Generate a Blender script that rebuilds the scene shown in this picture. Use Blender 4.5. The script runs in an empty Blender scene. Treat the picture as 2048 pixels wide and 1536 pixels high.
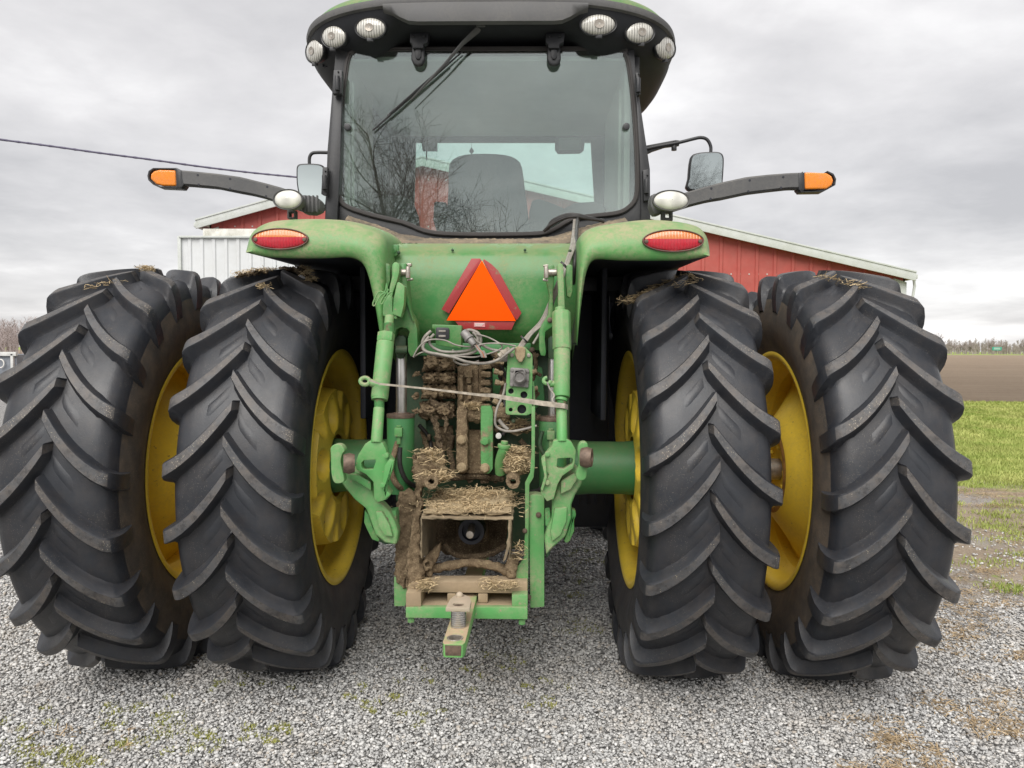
import bpy, bmesh, math, random
import numpy as np
from mathutils import Vector, Matrix, noise
random.seed(7); np.random.seed(7)
R = math.radians; PI = math.pi
scn = bpy.context.scene
COL = scn.collection

# ------------------------------------------------------------------ camera
F = 1538.0
CAM = Vector((0.24, -4.05, 1.64))
YAW, PITCH, ROLL = R(1.30), R(-2.60), R(0.30)
fw = Vector((-math.sin(YAW)*math.cos(PITCH), math.cos(YAW)*math.cos(PITCH), math.sin(PITCH)))
rt0 = Vector((math.cos(YAW), math.sin(YAW), 0))
up0 = rt0.cross(fw)
rt = rt0*math.cos(ROLL) + up0*math.sin(ROLL)
up = rt.cross(fw)
def ray(u, v): return fw + rt*((u-1024)/F) + up*((768-v)/F)
def proj(p):
    d = Vector(p)-CAM; k = d.dot(fw); return 1024+F*d.dot(rt)/k, 768-F*d.dot(up)/k
def at(u, v, y):
    d = ray(u, v); return CAM + d*((y-CAM.y)/d.y)
def atz(u, v, z):
    d = ray(u, v); return CAM + d*((z-CAM.z)/d.z)
def px(n, y): return n*(y-CAM.y)/F
cd = bpy.data.cameras.new('camera'); cam = bpy.data.objects.new('camera', cd); COL.objects.link(cam)
cd.sensor_width = 36; cd.lens = 36*F/2048; cd.clip_start = .05; cd.clip_end = 6000
m = Matrix((rt, up, -fw)).transposed().to_4x4(); m.translation = CAM
cam.matrix_world = m; scn.camera = cam

# ------------------------------------------------------------------ node helpers
def new_mat(name):
    mt = bpy.data.materials.new(name); mt.use_nodes = True
    nt = mt.node_tree; nt.nodes.clear()
    out = nt.nodes.new('ShaderNodeOutputMaterial')
    return mt, nt, out
def N(nt, typ, **kw):
    n = nt.nodes.new(typ)
    for k, v in kw.items():
        if k in n.inputs: n.inputs[k].default_value = v
        else: setattr(n, k, v)
    return n
def L(nt, a, b): nt.links.new(a, b)
def c4(c): return (c[0], c[1], c[2], 1)
def noise_fac(nt, scale, lo, hi, detail=5, rough=.6, vec=None, dist=0):
    if vec is None:
        vec = N(nt, 'ShaderNodeNewGeometry').outputs['Position']
    n = N(nt, 'ShaderNodeTexNoise'); n.inputs['Scale'].default_value = scale
    n.inputs['Detail'].default_value = detail; n.inputs['Roughness'].default_value = rough
    n.inputs['Distortion'].default_value = dist
    L(nt, vec, n.inputs['Vector'])
    m = N(nt, 'ShaderNodeMapRange'); m.inputs['From Min'].default_value = lo; m.inputs['From Max'].default_value = hi
    L(nt, n.outputs['Fac'], m.inputs['Value'])
    return m.outputs['Result']
def math_n(nt, op, a, b=None, c=None):
    n = N(nt, 'ShaderNodeMath'); n.operation = op; n.use_clamp = False
    for i, x in enumerate((a, b, c)):
        if x is None: continue
        if isinstance(x, (int, float)): n.inputs[i].default_value = x
        else: L(nt, x, n.inputs[i])
    return n.outputs[0]
def mix(nt, f, a, b):
    n = N(nt, 'ShaderNodeMix'); n.data_type = 'RGBA'
    if isinstance(f, (int, float)): n.inputs[0].default_value = f
    else: L(nt, f, n.inputs[0])
    for i, x in ((6, a), (7, b)):
        if isinstance(x, tuple): n.inputs[i].default_value = c4(x)
        else: L(nt, x, n.inputs[i])
    return n.outputs[2]
def bsdf(nt, out, col, rough=.5, metal=0, bump=None, bdist=.01, bstr=1.0, spec=.5, coat=0):
    b = N(nt, 'ShaderNodeBsdfPrincipled')
    if isinstance(col, tuple): b.inputs['Base Color'].default_value = c4(col)
    else: L(nt, col, b.inputs['Base Color'])
    if isinstance(rough, (int, float)): b.inputs['Roughness'].default_value = rough
    else: L(nt, rough, b.inputs['Roughness'])
    b.inputs['Metallic'].default_value = metal
    b.inputs['Specular IOR Level'].default_value = spec
    b.inputs['Coat Weight'].default_value = coat
    if bump is not None:
        bn = N(nt, 'ShaderNodeBump'); bn.inputs['Distance'].default_value = bdist; bn.inputs['Strength'].default_value = bstr
        L(nt, bump, bn.inputs['Height']); L(nt, bn.outputs[0], b.inputs['Normal'])
    L(nt, b.outputs[0], out.inputs[0]); return b
DUST = (.33, .26, .17)
def up_fac(nt, lo=.2, hi=.95):
    g = N(nt, 'ShaderNodeNewGeometry'); s = N(nt, 'ShaderNodeSeparateXYZ'); L(nt, g.outputs['Normal'], s.inputs[0])
    m = N(nt, 'ShaderNodeMapRange'); m.inputs['From Min'].default_value = lo; m.inputs['From Max'].default_value = hi
    L(nt, s.outputs['Z'], m.inputs['Value']); return m.outputs['Result']
def paint(name, col, rough=.42, dust=.35, dustcol=DUST, updust=.5, chips=None, mottled=.12, coat=.0):
    mt, nt, out = new_mat(name)
    base = mix(nt, noise_fac(nt, 3, .3, .7), tuple(c*(1-mottled) for c in col), tuple(min(1, c*(1+mottled)) for c in col))
    fine = noise_fac(nt, 60, .35, .75, 8, .75); broad = noise_fac(nt, 5, .35, .7, 5, .6)
    d = math_n(nt, 'MULTIPLY', math_n(nt, 'MULTIPLY', fine, broad), dust)
    if updust:
        d = math_n(nt, 'ADD', d, math_n(nt, 'MULTIPLY', math_n(nt, 'MULTIPLY', up_fac(nt), noise_fac(nt, 14, .25, .6)), updust))
    n = N(nt, 'ShaderNodeMath'); n.operation = 'MINIMUM'; L(nt, d, n.inputs[0]); n.inputs[1].default_value = 1; d = n.outputs[0]
    c = mix(nt, d, base, dustcol)
    if chips:
        c = mix(nt, noise_fac(nt, 38, .63, .67, 6, .7), c, chips)
    r = math_n(nt, 'ADD', math_n(nt, 'MULTIPLY', d, .5), rough)
    bsdf(nt, out, c, r, bump=noise_fac(nt, 90, 0, 1, 4), bdist=.0006, bstr=.6, coat=coat)
    return mt
def plain(name, col, rough=.5, metal=0, var=.15, scale=8, bdist=.0006, bscale=120, spec=.5):
    mt, nt, out = new_mat(name)
    c = mix(nt, noise_fac(nt, scale, .3, .7), tuple(x*(1-var) for x in col), tuple(min(1, x*(1+var)) for x in col))
    bsdf(nt, out, c, rough, metal, bump=noise_fac(nt, bscale, 0, 1, 4), bdist=bdist, spec=spec); return mt

M = {}
M['green'] = paint('green paint', (.040, .19, .046), .34, .9, (.27, .25, .13), .5)
M['green_dusty'] = paint('dusty green paint', (.075, .27, .068), .36, 1.5, (.31, .30, .17), .75)
M['green_link'] = paint('worn green casting', (.088, .30, .085), .46, 1.4, (.31, .29, .18), .5, chips=(.30, .25, .16))
M['green_shaded'] = paint('shade darkened green casting', (.012, .055, .020), .5, .9, (.12, .10, .06), .4)  # depth shade between the hitch parts is put into this green
M['green_deep'] = paint('deep green cylinder paint', (.045, .20, .064), .42, .5, (.2, .17, .1), .3)
mt, nt, out = new_mat('mud streaked green steel')
c = mix(nt, noise_fac(nt, 13, .40, .50, 7, .7), mix(nt, noise_fac(nt, 60, .3, .7), (.15, .115, .07), (.28, .215, .13)), (.09, .27, .085))
bsdf(nt, out, c, .75, bump=noise_fac(nt, 60, 0, 1, 7, .7), bdist=.004); M['muddygreen'] = mt
M['yellow'] = paint('yellow wheel paint', (.86, .62, .06), .36, .5, (.34, .25, .12), .05, chips=(.42, .27, .07), mottled=.1)
M['rust'] = plain('rusty yellow steel', (.30, .15, .04), .7, var=.5, scale=30)
M['black'] = paint('black satin plastic', (.018, .019, .022), .42, .25, (.16, .15, .13), .12)
M['roofblack'] = plain('dull black roof plastic', (.016, .017, .020), .62, spec=.3)
M['greyplastic'] = paint('weathered grey plastic', (.075, .075, .076), .6, .6, (.2, .19, .17), .3)
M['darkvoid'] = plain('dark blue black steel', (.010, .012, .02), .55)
M['seal'] = plain('rubber seal', (.03, .026, .024), .6)
M['chrome'] = plain('polished rod', (.62, .60, .57), .28, .9, var=.15, scale=20)
M['steel'] = plain('bare worn steel', (.42, .38, .33), .42, .75, var=.3, scale=40)
M['rustpin'] = plain('brown rusty steel', (.13, .09, .065), .6, .3, var=.4, scale=50)
M['trim'] = plain('cab headliner', (.62, .63, .58), .8, var=.06)
M['trimdark'] = plain('cab dark trim', (.06, .065, .065), .7)
M['seat'] = plain('seat fabric', (.075, .08, .085), .9, var=.2, scale=60, bdist=.002)
M['cable'] = plain('grey cable', (.24, .22, .19), .55, var=.35, scale=25)
M['hose'] = plain('black hose', (.03, .028, .027), .5, var=.4, scale=30)
M['strap'] = plain('dirty webbing', (.34, .30, .24), .85, var=.4, scale=40)
M['white'] = plain('white metal', (.72, .71, .67), .5, var=.06)
M['orange'] = plain('fluorescent orange sheet', (1.0, .085, .0), .8, var=.02, spec=.1)
M['label'] = plain('printed label', (.55, .22, .22), .5)
M['socket'] = plain('grey cast socket', (.2, .19, .18), .55, .3, var=.3, scale=40)

# retroreflective red border with fine hatch
mt, nt, out = new_mat('dark red reflective border')
g = N(nt, 'ShaderNodeNewGeometry')
w = N(nt, 'ShaderNodeTexWave'); w.inputs['Scale'].default_value = 90; w.bands_direction = 'DIAGONAL'; L(nt, g.outputs['Position'], w.inputs['Vector'])
c = mix(nt, w.outputs['Fac'], (.25, .018, .02), (.36, .035, .035))
c = mix(nt, noise_fac(nt, 30, .6, .7), c, (.22, .12, .07)); bsdf(nt, out, c, .45); M['redborder'] = mt

def mudmat(name, a, b, bd=.012, sc=55):
    mt, nt, out = new_mat(name)
    c = mix(nt, noise_fac(nt, 22, .35, .65, 8, .7), a, b)
    c = mix(nt, noise_fac(nt, 160, .55, .75, 3), c, (.42, .34, .2))
    bsdf(nt, out, c, .95, bump=noise_fac(nt, sc, 0, 1, 9, .75), bdist=bd, spec=.15); return mt
M['mud'] = mudmat('dried mud', (.14, .10, .062), (.27, .20, .125))
M['mudlight'] = mudmat('pale dried mud', (.24, .18, .11), (.38, .30, .19), .006)
M['muddark'] = mudmat('damp mud', (.07, .05, .034), (.17, .125, .08), .014)

def rubber(name, a, b, speck, brown, rough=.5, worn=0):
    mt, nt, out = new_mat(name)
    tc = N(nt, 'ShaderNodeTexCoord').outputs['Object']
    c = mix(nt, noise_fac(nt, 7, .3, .7, 6, .65, tc), a, b)
    if brown: c = mix(nt, math_n(nt, 'MULTIPLY', noise_fac(nt, 11, .42, .7, 7, .75, tc), brown), c, (.17, .125, .085))
    vo = N(nt, 'ShaderNodeTexVoronoi'); vo.inputs['Scale'].default_value = 130; L(nt, tc, vo.inputs['Vector'])
    m_ = N(nt, 'ShaderNodeMapRange'); m_.inputs['From Min'].default_value = .22; m_.inputs['From Max'].default_value = .14
    L(nt, vo.outputs['Distance'], m_.inputs['Value'])
    sp = math_n(nt, 'MULTIPLY', m_.outputs[0], noise_fac(nt, 9, .5, .62, 3, .6, tc))
    c = mix(nt, math_n(nt, 'MULTIPLY', sp, speck), c, (.42, .37, .28))
    if worn:
        c = mix(nt, math_n(nt, 'MULTIPLY', noise_fac(nt, 26, .50, .60, 9, .8, tc), .65), c, (.022, .021, .022))
        c = mix(nt, math_n(nt, 'MULTIPLY', math_n(nt, 'MULTIPLY', noise_fac(nt, 120, .60, .66, 6, .8, tc), noise_fac(nt, 5, .42, .6, 3, .6, tc)), .8), c, (.33, .29, .23))
    # fine scratches / scuffs
    sc = noise_fac(nt, 45, .62, .72, 9, .8, tc, 2.5)
    c = mix(nt, math_n(nt, 'MULTIPLY', sc, .35), c, (.13, .13, .135))
    r = math_n(nt, 'ADD', math_n(nt, 'MULTIPLY', noise_fac(nt, 5, .3, .7, 4, .6, tc), .2), rough-.1)
    bsdf(nt, out, c, r, bump=noise_fac(nt, 140, 0, 1, 6, .7, tc), bdist=.0012, bstr=.7, spec=.45)
    return mt
M['rubber'] = rubber('tyre rubber', (.016, .018, .023), (.030, .033, .039), .22, .10, .42)  # darkened so the shade between the lugs sits in the colour
M['lugtop'] = rubber('worn lug rubber', (.048, .049, .052), (.092, .092, .094), 1.5, .38, .56, 1)
M['sidewall'] = rubber('black sidewall', (.020, .021, .025), (.032, .033, .037), .2, .2, .5)
M['sidewall_brown'] = rubber('dusty brown sidewall', (.05, .043, .037), (.085, .072, .06), .3, .6, .7)

# glass
def glassmat(name, tint, refl, rough=0.0, gcol=(.9, .95, .93)):
    mt, nt, out = new_mat(name)
    t = N(nt, 'ShaderNodeBsdfTransparent'); t.inputs[0].default_value = c4(tint)
    g = N(nt, 'ShaderNodeBsdfGlossy'); g.inputs['Roughness'].default_value = rough; g.inputs['Color'].default_value = c4(gcol)
    mx = N(nt, 'ShaderNodeMixShader')
    fr = N(nt, 'ShaderNodeFresnel'); fr.inputs[0].default_value = 1.45
    f = math_n(nt, 'ADD', fr.outputs[0], refl-.04)
    # thin uneven film of dust
    d = N(nt, 'ShaderNodeBsdfDiffuse'); d.inputs[0].default_value = (.45, .43, .38, 1)
    mx2 = N(nt, 'ShaderNodeMixShader')
    L(nt, f, mx.inputs[0]); L(nt, t.outputs[0], mx.inputs[1]); L(nt, g.outputs[0], mx.inputs[2])
    L(nt, math_n(nt, 'ADD', math_n(nt, 'MULTIPLY', noise_fac(nt, 4, .3, .75, 8, .7), .05), .01), mx2.inputs[0])
    L(nt, mx.outputs[0], mx2.inputs[1]); L(nt, d.outputs[0], mx2.inputs[2]); L(nt, mx2.outputs[0], out.inputs[0])
    return mt
M['glass'] = glassmat('green tinted rear glass', (.89, .96, .935), .195)
M['glass_clear'] = glassmat('green tinted windscreen', (.86, .96, .93), .05)
mt, nt, out = new_mat('mirror glass'); bsdf(nt, out, (.62, .68, .66), .03, 1); M['mirror'] = mt
def lens(name, col, ribs=120, rough=.22, axis='X', dk=.72):
    mt, nt, out = new_mat(name)
    g = N(nt, 'ShaderNodeNewGeometry')
    w = N(nt, 'ShaderNodeTexWave'); w.inputs['Scale'].default_value = ribs; w.bands_direction = axis; L(nt, g.outputs['Position'], w.inputs['Vector'])
    c = mix(nt, w.outputs['Fac'], tuple(x*dk for x in col), col)  # darker bands put rib shading into the lens colour
    c = mix(nt, noise_fac(nt, 40, .45, .75), c, tuple(x*.8+.03 for x in col))
    bsdf(nt, out, c, rough, bump=w.outputs['Fac'], bdist=.0015, coat=.6); return mt
M['amber'] = lens('amber lens', (.62, .19, .04), 24, dk=.88); M['red'] = lens('red lens', (.50, .012, .028), 24, dk=.85)
M['amber_bright'] = lens('orange marker lens', (.92, .27, .012), 60, dk=.9)
M['lamp'] = lens('ribbed clear lamp lens', (.66, .64, .58), 22, .15, dk=.42)
M['lamp_frost'] = lens('frosted lamp lens', (.72, .71, .65), 4, .35)

# ------------------------------------------------------------------ mesh builder
class MB:
    def __init__(s): s.bm = bmesh.new(); s.mi = 0
    def _mat(s, faces):
        for f in faces: f.material_index = s.mi
    def _bev(s, verts, off, seg=2, ang=.5):
        if off <= 0: return
        es = set()
        for v in verts:
            for e in v.link_edges:
                if len(e.link_faces) == 2 and e.calc_face_angle(0) > ang: es.add(e)
        if es:
            try: bmesh.ops.bevel(s.bm, geom=list(es), offset=off, segments=seg, affect='EDGES', profile=.6, clamp_overlap=True)
            except Exception: pass
    def box(s, c, size, rot=None, bev=.004):
        mx = Matrix.Translation(Vector(c)) @ ((rot or Matrix()).to_4x4()) @ Matrix.Diagonal((*size, 1))
        n0 = len(s.bm.faces)
        r = bmesh.ops.create_cube(s.bm, size=1, matrix=mx)
        s._bev(r['verts'], min(bev, min(size)*.45)); s.bm.faces.ensure_lookup_table(); s._mat(s.bm.faces[n0:]); return s
    def prism(s, pts, d, bev=.004, holes=(), seg=2):
        """filled outline (3D points) with optional holes, thickened by vector d"""
        bm = s.bm; n0 = len(bm.faces); edges = []; d = Vector(d)
        for loop in (pts, *holes):
            vs = [bm.verts.new(p) for p in loop]
            for i in range(len(vs)): edges.append(bm.edges.new((vs[i-1], vs[i])))
        if holes:
            r = bmesh.ops.triangle_fill(bm, use_beauty=True, use_dissolve=False, edges=edges)
            fs = [g for g in r['geom'] if isinstance(g, bmesh.types.BMFace)]
        else: fs = [bm.faces.new(vs)]
        for f in fs:
            f.normal_update()
        n = sum((f.normal*f.calc_area() for f in fs), Vector())
        if n.dot(d) > 0: bmesh.ops.reverse_faces(bm, faces=fs)
        r = bmesh.ops.extrude_face_region(bm, geom=fs, use_keep_orig=True)
        nv = [g for g in r['geom'] if isinstance(g, bmesh.types.BMVert)]
        bmesh.ops.translate(bm, verts=nv, vec=d)
        allf = set()
        for v in nv:
            for e in v.link_edges:
                for f in e.link_faces: allf.add(f)
        bmesh.ops.recalc_face_normals(bm, faces=list(allf | set(fs)))
        vs = set(nv)
        for f in fs: vs.update(f.verts)
        s._bev(list(vs), bev, seg)
        bm.faces.ensure_lookup_table(); s._mat(bm.faces[n0:]); return s
    def uv(s, pts, y, t, bev=.004, holes=(), seg=2):
        """outline traced from (u,v) standing at world depth y, t metres thick away from the viewer"""
        ys = y if callable(y) else (lambda u, v: y)
        return s.prism([at(u, v, ys(u, v)) for u, v in pts], (0, t, 0), bev, [[at(u, v, ys(u, v)) for u, v in h] for h in holes], seg)
    def tube(s, pts, r, n=10, closed=False, sm=0, caps=True, flat=1.0):
        pts = [Vector(p) for p in pts]
        rr = r if isinstance(r, (list, tuple)) else [r]*len(pts)
        if sm:
            P, Q = [], []; k = len(pts)
            rng = range(k) if closed else range(k-1)
            for i in rng:
                p0 = pts[(i-1) % k] if (closed or i > 0) else pts[0]
                p1 = pts[i]; p2 = pts[(i+1) % k]; p3 = pts[(i+2) % k] if (closed or i+2 < k) else pts[-1]
                for j in range(sm):
                    t = j/sm
                    P.append(.5*((2*p1)+(-p0+p2)*t+(2*p0-5*p1+4*p2-p3)*t*t+(-p0+3*p1-3*p2+p3)*t**3))
                    Q.append(rr[i]*(1-t)+rr[(i+1) % k]*t)
            if not closed: P.append(pts[-1]); Q.append(rr[-1])
            pts, rr = P, Q
        bm = s.bm; k = len(pts); rings = []; nrm = None; n0 = len(bm.faces)
        for i, p in enumerate(pts):
            a = pts[i-1] if (i > 0 or closed) else p; b = pts[(i+1) % k] if (i < k-1 or closed) else p
            t = (b-a)
            if t.length < 1e-9: t = Vector((0, 0, 1))
            t.normalize()
            if nrm is None: nrm = t.orthogonal().normalized()
            nrm = nrm - t*nrm.dot(t)
            if nrm.length < 1e-6: nrm = t.orthogonal()
            nrm.normalize(); bn = t.cross(nrm)
            rings.append([bm.verts.new(p+(nrm*math.cos(2*PI*j/n)+bn*math.sin(2*PI*j/n)*flat)*rr[i]) for j in range(n)])
        fs = []
        for i in range(k if closed else k-1):
            A, B = rings[i], rings[(i+1) % k]
            for j in range(n): fs.append(bm.faces.new((A[j], A[(j+1) % n], B[(j+1) % n], B[j])))
        if caps and not closed:
            fs.append(bm.faces.new(rings[0][::-1])); fs.append(bm.faces.new(rings[-1]))
        s._mat(fs); return s
    def cyl(s, a, b, r, r2=None, n=24, bev=.002):
        a, b = Vector(a), Vector(b); r2 = r if r2 is None else r2; n0 = len(s.bm.faces)
        d = b-a; q = d.to_track_quat('Z', 'Y').to_matrix().to_4x4()
        res = bmesh.ops.create_cone(s.bm, cap_ends=True, segments=n, radius1=r, radius2=r2, depth=d.length, matrix=Matrix.Translation((a+b)/2) @ q)
        s._bev(res['verts'], bev, 2, .6); s.bm.faces.ensure_lookup_table(); s._mat(s.bm.faces[n0:]); return s
    def lathe(s, prof, o, ax, n=48, closed=False):
        """prof: (distance along axis, radius)"""
        o = Vector(o); ax = Vector(ax).normalized(); a = ax.orthogonal().normalized(); b = ax.cross(a); bm = s.bm
        rings = []; fs = []
        for h, r in prof:
            rings.append([bm.verts.new(o+ax*h+(a*math.cos(2*PI*j/n)+b*math.sin(2*PI*j/n))*max(r, 1e-4)) for j in range(n)])
        k = len(rings)
        for i in range(k if closed else k-1):
            A, B = rings[i], rings[(i+1) % k]
            for j in range(n): fs.append(bm.faces.new((A[j], A[(j+1) % n], B[(j+1) % n], B[j])))
        if not closed:
            fs.append(bm.faces.new(rings[0][::-1])); fs.append(bm.faces.new(rings[-1]))
        bmesh.ops.recalc_face_normals(bm, faces=fs)
        s._mat(fs); return s
    def rows(s, rows, closed=False):
        bm = s.bm; g = [[bm.verts.new(p) for p in r] for r in rows]; fs = []
        for i in range(len(g)-1):
            A, B = g[i], g[i+1]; n = len(A)
            for j in range(n if closed else n-1): fs.append(bm.faces.new((A[j], A[(j+1) % n], B[(j+1) % n], B[j])))
        s._mat(fs); return s
    def ball(s, c, r, sub=2, scale=(1, 1, 1)):
        n0 = len(s.bm.faces)
        bmesh.ops.create_icosphere(s.bm, subdivisions=sub, radius=r, matrix=Matrix.Translation(Vector(c)) @ Matrix.Diagonal((*scale, 1)))
        s.bm.faces.ensure_lookup_table(); s._mat(s.bm.faces[n0:]); return s
    def lump(s, size=.012, amp=.006, sc=40, seed=0, passes=4):
        bm = s.bm
        bmesh.ops.triangulate(bm, faces=bm.faces[:])
        for _ in range(passes):
            es = [e for e in bm.edges if e.calc_length() > size*1.6]
            if not es: break
            bmesh.ops.subdivide_edges(bm, edges=es, cuts=1); bmesh.ops.triangulate(bm, faces=[f for f in bm.faces if len(f.verts) > 3])
        bm.normal_update()
        mv = [(v, v.normal.copy()*amp*(noise.turbulence(v.co*sc+Vector((seed, 0, 0)), 4, False)-.25)*1.6) for v in bm.verts]
        for v, d in mv: v.co += d
        return s
    def build(s, name, mats, parent=None, ang=35, flat=False):
        bm = s.bm; me = bpy.data.meshes.new(name)
        bm.to_mesh(me); bm.free()
        if not isinstance(mats, (list, tuple)): mats = [mats]
        for q in mats: me.materials.append(M[q] if isinstance(q, str) else q)
        if not flat:
            me.shade_smooth(); me.set_sharp_from_angle(angle=R(ang))
        o = bpy.data.objects.new(name, me); COL.objects.link(o)
        if parent:
            o.parent = parent
            if name not in NOSPLIT: split_pieces(o)
        return o
NOSPLIT = {'label_print', 'sign_lettering', 'wheel', 'wheel_weight', 'window_seal', 'cab_sill', 'hydraulic_line', 'grab_handle'}
def split_pieces(o, gap=.004):
    """pieces that do not touch become parts of their own, with the same name"""
    me = o.data; n = len(me.vertices); par = list(range(n))
    def find(a):
        while par[a] != a: par[a] = par[par[a]]; a = par[a]
        return a
    for e in me.edges:
        a, b = find(e.vertices[0]), find(e.vertices[1])
        if a != b: par[a] = b
    isl = {}
    for i in range(n): isl.setdefault(find(i), []).append(i)
    if len(isl) < 2: return
    keys = list(isl); bb = []
    for k in keys:
        co = [me.vertices[i].co for i in isl[k]]
        bb.append(([min(c[j] for c in co)-gap/2 for j in range(3)], [max(c[j] for c in co)+gap/2 for j in range(3)]))
    g = list(range(len(keys)))
    def fg(a):
        while g[a] != a: a = g[a]
        return a
    for i in range(len(keys)):
        for j in range(i):
            if all(bb[i][0][k] < bb[j][1][k] and bb[j][0][k] < bb[i][1][k] for k in range(3)):
                a, b = fg(i), fg(j)
                if a != b: g[a] = b
    cl = {}
    for i in range(len(keys)): cl.setdefault(fg(i), []).extend(isl[keys[i]])
    if len(cl) < 2 or len(cl) > 24: return
    groups = sorted(cl.values(), key=len, reverse=True)
    for q, grp in enumerate(groups[1:]+groups[:1]):
        keep = set(grp); bm = bmesh.new(); bm.from_mesh(me); bm.verts.ensure_lookup_table()
        bmesh.ops.delete(bm, geom=[v for v in bm.verts if v.index not in keep], context='VERTS')
        if q < len(groups)-1:
            m2 = bpy.data.meshes.new(o.name.split('.')[0])
            for mm in me.materials: m2.materials.append(mm)
            bm.to_mesh(m2); c = bpy.data.objects.new(o.name.split('.')[0], m2); COL.objects.link(c); c.parent = o.parent; c.matrix_parent_inverse = o.matrix_parent_inverse
        else: bm.to_mesh(me)
        bm.free()
def tag(o, label=None, cat=None, group=None, kind=None):
    if label: o['label'] = label
    if cat: o['category'] = cat
    if group: o['group'] = group
    if kind: o['kind'] = kind
    return o
def empty(name, loc=(0, 0, 0), label=None, cat=None, group=None):
    o = bpy.data.objects.new(name, None); o.location = loc; COL.objects.link(o); o.empty_display_size = .1
    return tag(o, label, cat, group)
def ellipse(c, a, b, n=28, rot=0):
    return [(c[0]+a*math.cos(t)*math.cos(rot)-b*math.sin(t)*math.sin(rot), c[1]+a*math.cos(t)*math.sin(rot)+b*math.sin(t)*math.cos(rot)) for t in (2*PI*i/n for i in range(n))]
def cr(org, s): return lambda *p: [(org[0]+x/s, org[1]+y/s) for x, y in p]
def resample(pts, n):
    P = [Vector(p) for p in pts]; d = [0]
    for i in range(1, len(P)): d.append(d[-1]+(P[i]-P[i-1]).length)
    out = []
    for k in range(n):
        t = d[-1]*k/(n-1); i = 1
        while i < len(P)-1 and d[i] < t: i += 1
        q = (t-d[i-1])/max(1e-9, d[i]-d[i-1]); out.append(P[i-1].lerp(P[i], q))
    return out
def smoothpts(pts, k=4, closed=False):
    P = [Vector(p) for p in pts]; n = len(P); out = []
    for i in (range(n) if closed else range(n-1)):
        p0 = P[(i-1) % n] if closed or i else P[0]; p1 = P[i]; p2 = P[(i+1) % n]; p3 = P[(i+2) % n] if closed or i+2 < n else P[-1]
        for j in range(k):
            t = j/k; out.append(.5*((2*p1)+(-p0+p2)*t+(2*p0-5*p1+4*p2-p3)*t*t+(-p0+3*p1-3*p2+p3)*t**3))
    if not closed: out.append(P[-1])
    return out

# ------------------------------------------------------------------ tractor root
T = empty('tractor', (0, 0, 0), 'green farm tractor with dual yellow rear wheels, muddy rear hitch and closed cab', 'tractor')

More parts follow.
